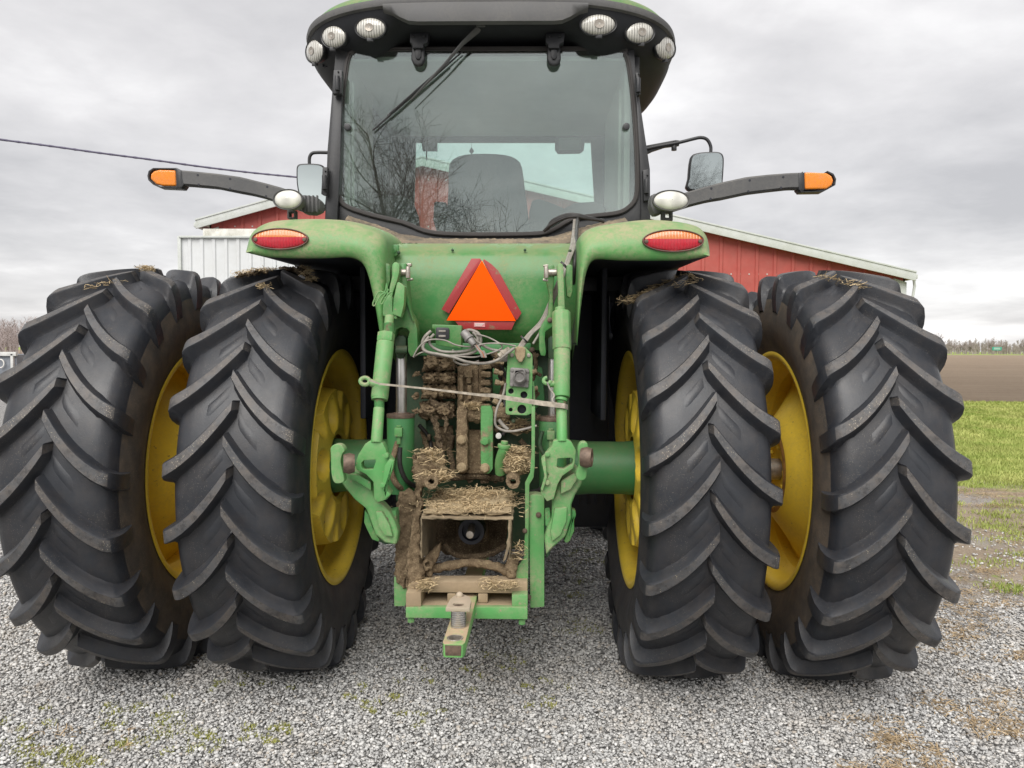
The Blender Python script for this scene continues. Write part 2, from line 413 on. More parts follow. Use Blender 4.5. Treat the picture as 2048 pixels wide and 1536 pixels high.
# ---- tyres
def tyre_mesh(name, Ro, W, rim, nl, side, h=.052):
    k = W/.54; q = Ro/1.03; mb = MB(); bm = mb.bm
    def carc(x):
        x = abs(x)/k; return Ro-h-(.30*x*x)-(max(0, x-.185)*.32)
    prof = [(x*k, carc(x*k)) for x in (0, .04, .08, .12, .16, .195, .218)]
    prof += [(.238*k, Ro-.098*q), (.251*k, Ro-.145*q), (.262*k, Ro-.2*q), (.268*k, Ro-.26*q), (.258*k, Ro-.32*q), (.24*k, Ro-.37*q), (.226*k, rim+.025), (.222*k, rim+.008), (.212*k, rim-.004), (.19*k, rim-.03)]
    full = [(-x, r) for x, r in prof[::-1]][:-1]+prof
    n = 176; rings = []
    for x, r in full: rings.append([bm.verts.new((x, -r*math.cos(2*PI*j/n), r*math.sin(2*PI*j/n))) for j in range(n)])
    for i in range(len(full)-1):
        mi = 2 if min(full[i][1], full[i+1][1]) < Ro-.16*q else 0
        for j in range(n):
            f = bm.faces.new((rings[i][j], rings[i+1][j], rings[i+1][(j+1) % n], rings[i][(j+1) % n])); f.material_index = mi
    pitch = 2*PI*Ro/nl
    path = lambda x: (1.50*x-2.05*x*x) if x > 0 else 1.5*x
    dpath = lambda x: 1.5-4.1*max(x, 0)
    xs = [-.022, -.010, .012, .04, .075, .11, .145, .18, .212, .236, .252, .264, .272, .277, .276, .268]
    tip = {0: 0, 1: .86, 2: .97}
    shr = {10: Ro-.024*q, 11: Ro-.036*q, 12: Ro-.066*q, 13: Ro-.105*q, 14: Ro-.15*q, 15: Ro-.20*q}
    shb = {8: (.208, Ro-.080*q), 9: (.219, Ro-.087*q), 10: (.226, Ro-.094*q), 11: (.231, Ro-.10*q), 12: (.237, Ro-.115*q), 13: (.244, Ro-.14*q), 14: (.250, Ro-.17*q), 15: (.258, Ro-.215*q)}
    sc = k
    def P(x, c, r, s, ph): 
        a = ph-c/Ro; return (s*x, -r*math.cos(a), r*math.sin(a))
    for s in (1, -1):
        for il in range(nl):
            ph = (il+(.5 if s > 0 else 0))*2*PI/nl + random.uniform(-.002, .002)
            prev = None
            for i, x0 in enumerate(xs):
                x = x0
                xx = min(x, .252); c = path(xx)
                if x > .252: c += (x-.252)*.5+.004*(i-11)
                dp = dpath(xx) if x < .2 else dpath(.2); nn = math.hypot(1, dp)
                hw = (.0280+.012*max(0, x))*(tip.get(i, 1) if i else .7)
                if i >= 12: hw *= 1+.05*(i-11)
                rad = Ro-.30*x*x if i < 10 else shr[i]
                if i == 0: rad = carc(0)-.004
                if i < 8: bx, br = x, carc(x*k)-.006
                else: bx, br = shb[i]; br -= .004
                f1, f2 = (.024, .034) if i < 13 else (.016, .016)
                sec = []
                for o, lev in ((-hw-f1, 0), (-hw-.008, .30), (-hw-.002, .90), (-hw+.005, 1), (0, 1.0), (hw-.005, 1), (hw+.002, .90), (hw+.010, .30), (hw+f2, 0)):
                    X = bx+(x-bx)*min(1, lev*1.05) if lev < .9 else x
                    rr = br+(rad-br)*lev
                    sec.append(bm.verts.new(P(X*sc, c+o, rr, s, ph)))
                if prev:
                    for j in range(8):
                        vs = (prev[j], prev[j+1], sec[j+1], sec[j])
                        f = bm.faces.new(vs if s > 0 else vs[::-1])
                        f.material_index = 1 if (3 <= j <= 4 and i <= 11) else 0
                prev = sec
            # shallow raised wedge between lugs
            g = []
            for a_ in range(6):
                row = []
                for b_ in range(5):
                    x = .018+.10*a_/5; cc = path(x)+pitch*.5+(-.040+.075*b_/4)*(1 if a_ < 5 else .98)
                    edge = a_ in (0, 5) or b_ in (0, 4)
                    row.append(bm.verts.new(P(x*sc, cc, carc(x*k)+(-.002 if edge else .0032), s, ph)))
                g.append(row)
            for a_ in range(5):
                for b_ in range(4):
                    vs = (g[a_][b_], g[a_][b_+1], g[a_+1][b_+1], g[a_+1][b_])
                    bm.faces.new(vs if s > 0 else vs[::-1])
    me = bpy.data.meshes.new(name); bm.to_mesh(me); bm.free()
    for q_ in ('rubber', 'lugtop', side): me.materials.append(M[q_])
    me.shade_smooth(); me.set_sharp_from_angle(angle=R(38))
    return me
RO, RIM = 1.035, .60
ZA = RO-.018
NL = 23
me_in = tyre_mesh('tyre', RO, .54, RIM, NL, 'sidewall')
me_out = tyre_mesh('tyre', RO, .54, RIM, NL, 'sidewall_brown')
def polar(mb, x0, rr, nth, hf, sgn, mi=0):
    """face of a wheel centre: height field over radius and angle, pushed along x"""
    mb.mi = mi; rows = []
    for r in rr: rows.append([(sgn*(x0+hf(r, 2*PI*j/nth)), r*math.cos(2*PI*j/nth), r*math.sin(2*PI*j/nth)) for j in range(nth)])
    if sgn > 0: rows = rows[::-1]
    mb.rows(rows, closed=True); mb.mi = 0
def ss(a, b, x):
    t = max(0, min(1, (x-a)/(b-a))); return t*t*(3-2*t)
def make_wheel(x, rot, outer):
    s = 1 if x > 0 else -1; inn = -s                                  # inn: towards the tractor
    mb = MB()
    barrel = [(.222, RIM+.012), (.228, RIM+.018), (.232, RIM+.008), (.226, RIM-.012), (.2, RIM-.03), (.15, RIM-.036), (.11, RIM-.045), (.08, RIM-.075), (.0, RIM-.08), (-.08, RIM-.07), (-.15, RIM-.036), (-.2, RIM-.03), (-.226, RIM-.012), (-.232, RIM+.01)]
    rows = [[(inn*a, r*math.cos(2*PI*j/96), r*math.sin(2*PI*j/96)) for j in range(96)] for a, r in barrel]
    mb.rows(rows, closed=True)
    if outer:
        # dished disc: hub ring near the inner edge, cone running outwards to the barrel
        dish = [(.195, .185), (.215, .19), (.218, .205), (.21, .24), (.18, .28), (.12, .36), (.06, .45), (.03, .50), (.02, .53)]
        rows = [[(inn*a, r*math.cos(2*PI*j/96), r*math.sin(2*PI*j/96)) for j in range(96)] for a, r in dish]
        mb.rows(rows, closed=True)
        mb.lathe([(.02, .184), (.19, .184), (.19, .17), (.02, .17)], (0, 0, 0), (inn, 0, 0), 64)
        mb.lathe([(.175, .0), (.175, .172), (.155, .172), (.155, .0)], (0, 0, 0), (inn, 0, 0), 64)
        for kx in range(10):
            t = 2*PI*kx/10; mb.cyl((inn*.17, .13*math.cos(t), .13*math.sin(t)), (inn*.20, .13*math.cos(t), .13*math.sin(t)), .014, n=6, bev=.001)
        for t in (R(-50), R(-28), R(20), R(160)):
            mb.cyl((inn*.07, -.49*math.cos(t), .49*math.sin(t)), (inn*.10, -.48*math.cos(t), .48*math.sin(t)), .007, n=10, bev=.001)
        mb.mi = 1
        rows = [[(inn*(a+.0015), r*math.cos(2*PI*j/96), r*math.sin(2*PI*j/96)) for j in range(96)] for a, r in ((.2185, .2), (.2185, .206), (.2165, .214), (.2125, .226))]
        mb.rows(rows, closed=True); mb.mi = 0
    else:
        nth = 200; disc = [(.0, .19), (.0, .53)]
        mb.rows([[(inn*a, r*math.cos(2*PI*j/96), r*math.sin(2*PI*j/96)) for j in range(96)] for a, r in disc], closed=True)
    me = None
    wh = mb.build('wheel', ['yellow', 'rust'], T, ang=40)
    wh.location = (x, 0, ZA); wh.rotation_euler = (rot, 0, 0)
    t = bpy.data.objects.new('tyre', me_out if outer else me_in); COL.objects.link(t); t.parent = wh
    if outer: t['label'] = 'deep lugged black tyre with dusty brown sidewall'
    if not outer:
        cb = MB()
        def hf(r, th):
            a = (th*6/(2*PI)) % 1; da = abs(a-.5)/6*2*PI*r
            pk = 1-ss(.045, .085, math.hypot(da, (r-.300)*.80))
            a2 = ((th*6/(2*PI))+.5) % 1; db = abs(a2-.5)/6*2*PI*r
            nt_ = 1-ss(.022, .060, math.hypot(db, (r-.43)*.42))
            h = .212-.010*ss(.2, .4, r)
            return h-.075*pk-.07*nt_-.17*ss(.405, .43, r)-.012*(1-ss(.185, .2, r))
        rr = [.165, .172, .18, .188, .195]+[.2+.0105*i for i in range(20)]+[.406, .411, .416, .421, .426, .431]
        polar(cb, 0, rr, 240, hf, inn)
        cb.rows([[(inn*.175, .165*math.cos(2*PI*j/60), .165*math.sin(2*PI*j/60)) for j in range(60)], [(inn*-.05, .165*math.cos(2*PI*j/60), .165*math.sin(2*PI*j/60)) for j in range(60)]], closed=True)
        c = cb.build('wheel_weight', 'yellow', wh, ang=50)
        c.rotation_euler = (R(11), 0, 0)
    return wh
def phase(x, vt):
    lo, hi = -1.2, 1.3
    for _ in range(40):
        m_ = (lo+hi)/2
        if proj((x, -RO*math.cos(m_), ZA+RO*math.sin(m_)))[1] > vt: lo = m_
        else: hi = m_
    p_ = 2*PI/NL
    return (.5*p_+.028/RO-lo) % p_
wl_in = make_wheel(-.98, phase(-.98, 873), False); wl_out = make_wheel(-1.73, phase(-1.73, 963), True)
wr_in = make_wheel(.985, phase(.985, 996), False); wr_out = make_wheel(1.73, phase(1.73, 938), True)
# front wheels
me_f = tyre_mesh('tyre', .76, .40, .43, 18, 'sidewall', .04)
for x in (-.985, .985):
    mb = MB(); s = 1 if x > 0 else -1
    mb.lathe([(-.15, .44), (-.15, .40), (-.02, .36), (-.02, .08), (.02, .08), (.02, .38), (.15, .40), (.15, .44)], (0, 0, 0), (s, 0, 0), 64)
    mb.lathe([(-.16, .0), (-.16, .12), (0, .14), (.1, .1), (.1, 0)], (0, 0, 0), (s, 0, 0), 32)
    w_ = mb.build('wheel', 'yellow', T); w_.location = (x, 3.0, .75)
    t = bpy.data.objects.new('tyre', me_f); COL.objects.link(t); t.parent = w_

# ---- axle
mb = MB()
for s in (1, -1):
    mb.lathe([(.20, .20), (.30, .20), (.36, .175), (.44, .148), (.56, .138), (.74, .138), (.80, .145), (.835, .145), (.835, .118), (.86, .118)], (0, 0, ZA), (s, 0, 0), 48)
    for k in range(10):
        t = 2*PI*k/10; mb.cyl((s*.30, .175*math.cos(t), ZA+.175*math.sin(t)), (s*.325, .175*math.cos(t), ZA+.175*math.sin(t)), .012, n=6, bev=.001)
mb.build('rear_axle', 'green_deep', T)
mb = MB()
for s in (1, -1): mb.cyl((s*.85, 0, ZA), (s*2.02, 0, ZA), .056); mb.lathe([(0, .09), (.02, .12), (.10, .12), (.12, .09)], (s*.9, 0, ZA), (s, 0, 0), 32)
mb.build('axle_shaft', 'steel', T)
# ---- central body
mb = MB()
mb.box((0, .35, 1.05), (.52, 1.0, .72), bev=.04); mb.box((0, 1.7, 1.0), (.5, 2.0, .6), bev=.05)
mb.build('transmission_housing', 'green_shaded', T)
mb = MB()
for s in (1, -1):
    mb.box((s*.60, 1.35, 1.02), (.42, 1.5, .95), bev=.06)
    for k in range(7): mb.box((s*.60-.16+k*.053, .59, 1.05), (.012, .02, .7), bev=.004)
mb.build('fuel_tank', 'darkvoid', T)
mb = MB()
mb.box((0, 3.0, .62), (1.5, .2, .22), bev=.04); mb.box((0, 3.0, .9), (.5, .5, .5), bev=.05)
mb.build('front_axle', 'green_shaded', T)
mb = MB()
pr = [(-.42, 1.15), (-.44, 1.7), (-.36, 1.98), (-.2, 2.06), (.2, 2.06), (.36, 1.98), (.44, 1.7), (.42, 1.15)]
mb.rows([[(x*a, y, 1.15+(z-1.15)*a2) for x, z in pr] for y, a, a2 in ((1.95, 1, 1.0), (2.6, 1, .98), (3.6, .95, .93), (3.95, .85, .85), (4.0, .6, .6))])
mb.build('hood', 'green', T)
p = at(1288, 312, 2.3)
mb = MB(); mb.tube([(p.x-.03, 2.3, 1.6), (p.x-.03, 2.3, p.z)], .062, 20); mb.cyl((p.x-.03, 2.3, 2.3), (p.x-.03, 2.3, p.z-.05), .07)
mb.build('exhaust_stack', plain('tan muffler', (.45, .33, .2), .6), T)

# ---- roof
def plan(a, yr, yf, n=120, ex=3.4):
    cy = (yr+yf)/2; b = (yf-yr)/2; out = []
    for i in range(n):
        t = 2*PI*i/n-PI/2; c, s_ = math.cos(t), math.sin(t)
        out.append((a*math.copysign(abs(c)**(2/ex), c), cy+b*math.copysign(abs(s_)**(2/ex), s_)))
    return out
def crown(x): return .035*(1-(x/1.10)**2)
def zbot(x, y):
    rear = 1-ss(.5, 1.0, y)
    return 3.235+.088*(1-ss(.42, .60, abs(x)))*rear
RX = .0
mb = MB(); spec = [(.80, .30, 1.75, 0), (.97, .14, 1.80, 0), (1.03, .065, 1.83, .25), (1.065, .02, 1.85, .55), (1.075, .0, 1.86, 1)]
rows = []
for a, yr, yf, tt in spec:
    P_ = plan(a, yr, yf); rows.append([(x, y, (zbot(x, y)+(3.26-.045)*0)*(1-tt)+tt*(3.385+crown(x)) + (0.0 if tt else 0)) for x, y in P_])
mb.rows(rows, closed=True)
mb.rows([[(x, y, 3.385+crown(x)) for x, y in plan(1.075, 0, 1.86)], [(x*.001, .95, 3.5) for x, y in plan(1.075, 0, 1.86)]], closed=True)
# closing underside
P_ = plan(.80, .30, 1.75); P2 = plan(.02, .9, 1.1)
mb.rows([[(x, y, 3.25) for x, y in P2], [(x, y, zbot(x, y)) for x, y in P_]], closed=True)
bmesh.ops.remove_doubles(mb.bm, verts=mb.bm.verts[:], dist=.0005); bmesh.ops.recalc_face_normals(mb.bm, faces=mb.bm.faces[:])
roof = mb.build('roof', 'roofblack', T, ang=50)
mb = MB()
mb.rows([[(x, y, z+crown(x)) for x, y in plan(a, yr, yf)] for a, yr, yf, z in ((1.075, 0, 1.86, 3.383), (1.089, -.016, 1.87, 3.390), (1.093, -.02, 1.873, 3.408), (1.089, -.016, 1.87, 3.425), (1.075, .0, 1.86, 3.43))], closed=True)
bmesh.ops.recalc_face_normals(mb.bm, faces=mb.bm.faces[:]); mb.build('roof_rim', 'greyplastic', roof, ang=50)
mb = MB()
mb.rows([[(x, y, z+crown(x)) for x, y in plan(a, yr, yf)] for a, yr, yf, z in ((1.073, .0, 1.857, 3.428), (1.065, .01, 1.85, 3.45), (1.04, .05, 1.82, 3.485), (.90, .16, 1.72, 3.52), (.5, .5, 1.5, 3.54), (.02, .95, 1.0, 3.545))], closed=True)
bmesh.ops.recalc_face_normals(mb.bm, faces=mb.bm.faces[:]); mb.build('roof_cap', 'green', roof, ang=60)
mb = MB()   # weathered grey strip across the back of the roof
n = 24; rows = []
for (v0, off) in ((0, -.018), (1, -.022), (2, -.012), (3, .02)):
    row = []
    for i in range(n+1):
        x = -.53+1.06*i/n; y = .003+.03*(abs(x)/1.0)**3.4
        zt = 3.390+crown(x); zb = 3.327+.062*ss(.36, .53, abs(x))**1.3
        z = (zt, zt-.006, zb+.002, zb-.004)[v0]; row.append((x, y+off, z))
    rows.append(row)
mb.rows(rows); mb.build('rear_fascia', 'greyplastic', roof, ang=60)
mb = MB()
for k in range(7):
    q = at(647+k*6.5, 131, .42); mb.box(q, (.010, .01, .02), bev=.002)
mb.build('vent_slots', 'darkvoid', roof)
# roof lamps
def lamp(c, nrm, a, b, tilt=0, mat='lamp', depth=.07, parent=T, name='work_light', tab=True, shell='black'):
    nrm = Vector(nrm).normalized(); X = Vector((0, 0, 1)).cross(nrm).normalized(); Z = nrm.cross(X)
    X, Z = X*math.cos(tilt)+Z*math.sin(tilt), Z*math.cos(tilt)-X*math.sin(tilt)
    mb = MB(); c = Vector(c)
    def ring(fa, d): return [c+nrm*d+X*(a*fa*math.cos(2*PI*i/40))+Z*(b*fa*math.sin(2*PI*i/40)) for i in range(40)]
    mb.rows([ring(.35, -depth), ring(.8, -depth*.7), ring(1.10, -.012), ring(1.13, .0), ring(1.10, .006), ring(1.02, .003), ring(.99, -.004)], closed=True)
    if tab: mb.box(c-Z*(b*1.12)+nrm*.0, (.035, .012, .02), bev=.003)
    o = mb.build(name, shell, parent, ang=50)
    mb = MB(); mb.rows([ring(1.0, -.002), ring(.93, .008), ring(.7, .016), ring(.4, .021), ring(.02, .023)], closed=True)
    mb.build('lens', mat, o, ang=60)
    if mat == 'lamp':
        mb = MB(); mb.rows([[c+nrm*(.0245-.001*j)+X*(a*f_*math.cos(2*PI*i/32))+Z*(a*f_*.8*math.sin(2*PI*i/32)) for i in range(32)] for j, f_ in enumerate((.30, .20, .02))], closed=True); mb.build('bulb_shade', 'steel', o, ang=60)
    return o
pl = plan(1.063, .022, 1.85, 720)
for u, v, sx, sy, ti in ((742, 57, 30, 19, -.10), (669, 74, 29, 20, -.22), (631, 103, 32, 21, -.2), (1196, 50, 34, 19, .10), (1279, 66, 31, 19, .22), (1329, 96, 33, 21, .2)):
    best = min((i for i in range(720) if pl[i][1] < .9), key=lambda i: abs(proj((pl[i][0], pl[i][1], 3.33))[0]-u))
    if u == 1329: best = min((i for i in range(720) if pl[i][0] > 0), key=lambda i: abs(pl[i][1]-.34))
    x, y = pl[best]; tx, ty = pl[(best+2) % 720][0]-pl[best-2][0], pl[(best+2) % 720][1]-pl[best-2][1]
    l_ = math.hypot(tx, ty); nv = Vector((ty/l_, -tx/l_, 0))
    if nv.dot(Vector((x, y-.9, 0))) < 0: nv = -nv
    nv.y -= .35; nv.normalize(); nv.z = -.12
    q = at(u, v, y); lamp(q-Vector((0, 0, 0))+nv*.004, nv, px(sx, y)*1.0, px(sy, y), ti)

# ---- cab frame (rear)
YW = .20
C1 = cr((560, 0), 2.438)
glass_uv = C1((352, 252), (420, 240), (1000, 236), (1630, 237), (1684, 262), (1708, 350), (1733, 600), (1744, 850), (1738, 960), (1700, 1012), (1640, 1040), (1500, 1056), (1420, 1070), (1330, 1122), (1250, 1140), (1000, 1144), (800, 1140), (700, 1125), (600, 1085), (450, 1050), (330, 1010), (290, 970), (278, 900), (290, 600), (318, 350), (333, 275))
glass_uv = [tuple(p)[:2] for p in smoothpts([(a, b, 0) for a, b in glass_uv], 3, True)]
gc = (977, 280)
def grow(pts, d):
    out = []; n = len(pts)
    for i in range(n):
        a = Vector(pts[i-1]); b = Vector(pts[(i+1) % n]); t = (b-a).normalized(); nn = Vector((t.y, -t.x))
        p = Vector(pts[i]); out.append(tuple(p+nn*d))
    return out
def area(p): return sum(p[i-1][0]*p[i][1]-p[i][0]*p[i-1][1] for i in range(len(p)))
sg = 1 if area(glass_uv) > 0 else -1
G = lambda d: grow(glass_uv, d*sg)
cab = MB()
cab.uv([(672, 96), (1268, 93), (1274, 200), (1284, 300), (1287, 452), (1240, 475), (1180, 489), (760, 489), (690, 455), (650, 440), (655, 300), (664, 190)], YW+.015, .05, .006, holes=[G(3)])
# side posts
cab.uv([(666, 190), (684, 190), (680, 330), (674, 445), (650, 445), (652, 420)], YW-.03, .07, .006)
cab.uv([(1272, 190), (1278, 190), (1300, 338), (1301, 440), (1282, 445), (1280, 330)], YW-.0, .07, .004)
# box of the cab: side walls, floor, front frame
def wall(x, holes, mi=0):
    P_ = [(x, YW+.07, 2.02), (x, 1.78, 2.02), (x, 1.78, 3.25), (x, YW+.07, 3.25)]
    cab.prism(P_, (.04*(-1 if x > 0 else 1), 0, 0), .004, holes)
xl, xr = -.845, .835
wall(xl, [[(xl, .92, 2.2), (xl, 1.70, 2.2), (xl, 1.70, 3.16), (xl, .92, 3.16)]])
wall(xr, [])
yf = 1.80
fo = [(xl, yf, 2.0), (xr, yf, 2.0), (xr, yf, 3.25), (xl, yf, 3.25)]
wsh = [at(831, 283, yf), at(1182, 283, yf), at(1189, 400, yf), at(1190, 466, yf), at(826, 466, yf), at(828, 380, yf)]
wsh = [Vector((p.x, yf, p.z)) for p in wsh]
cab.prism(fo, (0, .05, 0), .004, [wsh])
cab.box((0, 1.0, 2.0), (1.66, 1.6, .08), bev=.01)
cabo = cab.build('cab', 'black', T)
mb = MB()    # pale inside lining of the cab
mb.box((0, 1.0, 3.235), (1.60, 1.5, .03), bev=.01)
for i in range(1):
    mb.prism([at(u, v, 1.3) for u, v in [(880, 146), (1070, 146), (1082, 160), (1084, 196), (1070, 214), (880, 214), (870, 196), (870, 160)]], (0, .05, 0), .02)
mb.box((xl+.06, .58, 2.65), (.04, .62, 1.15), bev=.015); mb.box((xr-.06, .85, 2.65), (.04, 1.1, 1.15), bev=.015)
mb.box((xr-.085, .5, 2.68), (.02, .16, .9), bev=.01); mb.box((xl+.085, .36, 2.68), (.02, .12, .9), bev=.01)
mb.build('cab_lining', 'trim', cabo)
mb = MB(); mb.uv(G(4), YW, .006, .001, holes=[G(-5)]); mb.uv(G(2), YW-.006, .006, .0, holes=[G(-1)])
mb.build('window_seal', 'seal', cabo)
mb = MB()
def densify(p): return p
mb.uv(G(2.5), YW+.008, .005, 0)
mb.build('rear_window', 'glass', cabo, flat=True)
mb = MB(); mb.prism([p+Vector((0, .02, 0)) for p in wsh], (0, .005, 0), 0); mb.build('windscreen', 'glass_clear', cabo, flat=True)
mb = MB(); mb.prism([(xl+.02, .92, 2.2), (xl+.02, 1.70, 2.2), (xl+.02, 1.70, 3.16), (xl+.02, .92, 3.16)], (.005, 0, 0), 0); mb.build('door_window', 'glass_clear', cabo, flat=True)
mb = MB(); q = C1((455, 655), (470, 690), (500, 700), (540, 690)); mb.tube([at(u, v, 1.4) for u, v in q], .012, 8, sm=4)
a = at(757, 310, 1.35); mb.box(a, (.22, .03, .05), bev=.01)
mb.build('grab_handle', 'trimdark', cabo)
# seat
mb = MB()
S_ = [(898, 330), (908, 316), (930, 308), (972, 306), (1012, 309), (1034, 318), (1044, 334), (1050, 380), (1058, 440), (1058, 475), (890, 475), (892, 440), (896, 380)]
mb.uv([tuple(p)[:2] for p in smoothpts([(a, b, 0) for a, b in S_], 2, True)], .70, .13, .035, seg=4)
seat = mb.build('seat', 'seat', T, ang=60)
mb = MB()
mb.uv([(868, 402), (892, 404), (896, 425), (893, 470), (875, 470), (866, 440)], .72, .3, .012)
mb.uv([(1058, 425), (1064, 400), (1078, 397), (1100, 404), (1128, 415), (1136, 470), (1060, 470)], .8, .3, .015)
mb.uv([(740, 470), (744, 410), (760, 393), (800, 390), (822, 398), (834, 430), (838, 470)], .62, .1, .02)
mb.uv([(1120, 420), (1150, 405), (1190, 402), (1212, 412), (1215, 470), (1110, 470)], 1.2, .3, .02)
mb.uv([(966, 446), (985, 446), (985, 462), (966, 462)], .5, .05, .006); mb.ball(at(950, 456, .34), .017); mb.ball(at(981, 456, .34), .017)
mb.build('seat_console', 'trimdark', T)
mb = MB(); mb.uv([(1113, 272), (1166, 270), (1170, 278), (1168, 300), (1160, 306), (1116, 307), (1110, 299), (1110, 277)], 1.55, .03, .008)
im = mb.build('interior_mirror', 'trimdark', T)
mb = MB(); mb.uv([(1117, 276), (1163, 275), (1162, 299), (1118, 301)], 1.545, .004, 0); mb.build('mirror_glass', 'mirror', im)
mb = MB(); mb.uv([(843, 285), (874, 285), (874, 301), (845, 301)], 1.6, .03, .004); mb.uv([(852, 283), (854, 283), (854, 320), (852, 320)], 1.6, .01, 0); mb.build('monitor', 'trimdark', T)
mb = MB(); mb.uv([(943, 294), (948, 302), (943, 309), (938, 302)], 1.7, .008, .001); mb.tube([at(943, 284, 1.7), at(943, 295, 1.7)], .0015, 6); mb.build('air_freshener', 'trimdark', T)
mb = MB(); mb.tube([at(905, 470, 1.35), at(902, 420, 1.4)], .03, 12); mb.tube([at(960+44*math.cos(t), 452+10*math.sin(t), 1.3) for t in [2*PI*i/24 for i in range(24)]], .014, 8, closed=True); mb.build('steering_wheel', 'trimdark', T)
# belt of dirt under the window
mb = MB()
low = [(696, 432), (760, 452), (800, 468), (850, 476), (900, 478), (1060, 478), (1110, 472), (1160, 456), (1200, 446), (1250, 436)]
lo2 = [(690, 440), (740, 470), (790, 486), (850, 488), (900, 489), (1060, 489), (1110, 489), (1160, 485), (1210, 470), (1260, 450)]
A = [at(u, v, YW-.02) for u, v in low]; B = [at(u, v, YW-.26) for u, v in lo2]
mb.rows([resample(A, 60), [a.lerp(b, .5)+Vector((0, 0, .004)) for a, b in zip(resample(A, 60), resample(B, 60))], resample(B, 60)])
mb.lump(.012, .003, 60, 3)
dirt = MB and mb.build('cab_sill', paint('black sill caked with dry dirt', (.02, .02, .022), .5, 1.5, (.27, .21, .14), .55), cabo)
# hinges, knobs, wiper
for u in (836, 1108):
    mb = MB(); mb.uv([(u-16, 66), (u+22, 65), (u+20, 84), (u+11, 88), (u+11, 96), (u-11, 96), (u-12, 88), (u-17, 84)], .13, .05, .006)
    mb.uv([(u-13, 88), (u+13, 88), (u+14, 118), (u+9, 129), (u, 132), (u-9, 129), (u-14, 118)], .155, .03, .012, seg=3)
    mb.uv([(u-6, 90), (u+6, 90), (u+6, 112), (u+3, 118), (u-3, 118), (u-6, 112)], .145, .02, .004)
    for dx in (-9, 12): mb.ball(at(u+dx, 73, .128), .007)
    mb.build('window_hinge', 'black', cabo)
for u, v in ((694, 253), (1253, 252)):
    mb = MB(); q = at(u, v, YW-.02); mb.cyl(q, q+Vector((0, .03, 0)), .019, n=20, bev=.005); mb.build('window_knob', 'black', cabo)
mb = MB(); W_ = [(962, 47), (955, 60), (925, 87), (890, 128), (852, 168), (822, 200)]
mb.tube([at(u, v, .10+.0007*i*10) for i, (u, v) in enumerate(W_)], [.020, .019, .012, .009, .007, .005], 8, flat=.45)
mb.box(at(962, 50, .10), (.05, .05, .03), bev=.006)
wip = mb.build('wiper_arm', 'greyplastic', T)
mb = MB(); a, b = at(745, 261, .185), at(924, 104, .185); mb.tube([a, a.lerp(b, .5), b], [.005, .008, .004], 6)
for k in range(8):
    q = a.lerp(b, .2+.09*k); mb.box(q+Vector((0, -.012, 0)), (.03, .01, .014), Matrix.Rotation(R(-41), 3, 'Y').to_4x4(), bev=.002)
mb.tube([a.lerp(b, .2)+Vector((0, -.02, 0)), a.lerp(b, .8)+Vector((0, -.02, 0))], .005, 6)
mb.build('wiper_blade', 'black', wip)
for pts, y in (([(667, 140), (684, 140), (683, 187), (664, 187)], .12), ([(645, 334), (655, 334), (653, 392), (642, 388)], .12), ([(1272, 145), (1277, 145), (1281, 190), (1275, 190)], .15), ([(1286, 340), (1298, 338), (1300, 400), (1288, 402)], .16)):
    mb = MB(); mb.uv(pts, y, .04, .004); cx = sum(p[0] for p in pts)/4; cy = sum(p[1] for p in pts)/4
    q = at(cx, cy, y-.012); mb.cyl(q+Vector((0, 0, -.045)), q+Vector((0, 0, .03)), .013, n=14)
    mb.ball(at(cx+2, cy-20, y-.004), .005); mb.ball(at(cx+2, cy+20, y-.004), .005)
    mb.build('door_hinge', 'black', cabo)

# ---- fenders
FU = {-1: [(492, 504), (496, 488), (501, 471), (516, 455), (541, 444), (572, 440), (623, 438), (674, 440), (724, 450), (757, 462), (773, 478), (777.5, 500), (777.5, 560), (774, 630), (766, 697)],
      1: [(1419.5, 511), (1418, 493), (1412.5, 472), (1397, 454.5), (1368.5, 446), (1330, 441), (1288, 440), (1245.5, 445), (1203, 452), (1175, 461), (1161, 475.6), (1157, 493), (1154.5, 560), (1153, 640), (1153, 690)]}
FL = {-1: [(492, 505), (534, 513.5), (585, 516.5), (648, 516.5), (691, 514.5), (712, 518), (727, 529), (737, 552), (745, 585), (752, 620), (757, 650), (765, 698)],
      1: [(1419.5, 512), (1386, 518), (1351, 521), (1245, 521), (1200, 518.5), (1186, 521), (1177, 532), (1170, 556), (1164.6, 592), (1159, 640), (1154.5, 691)]}
fend = {}
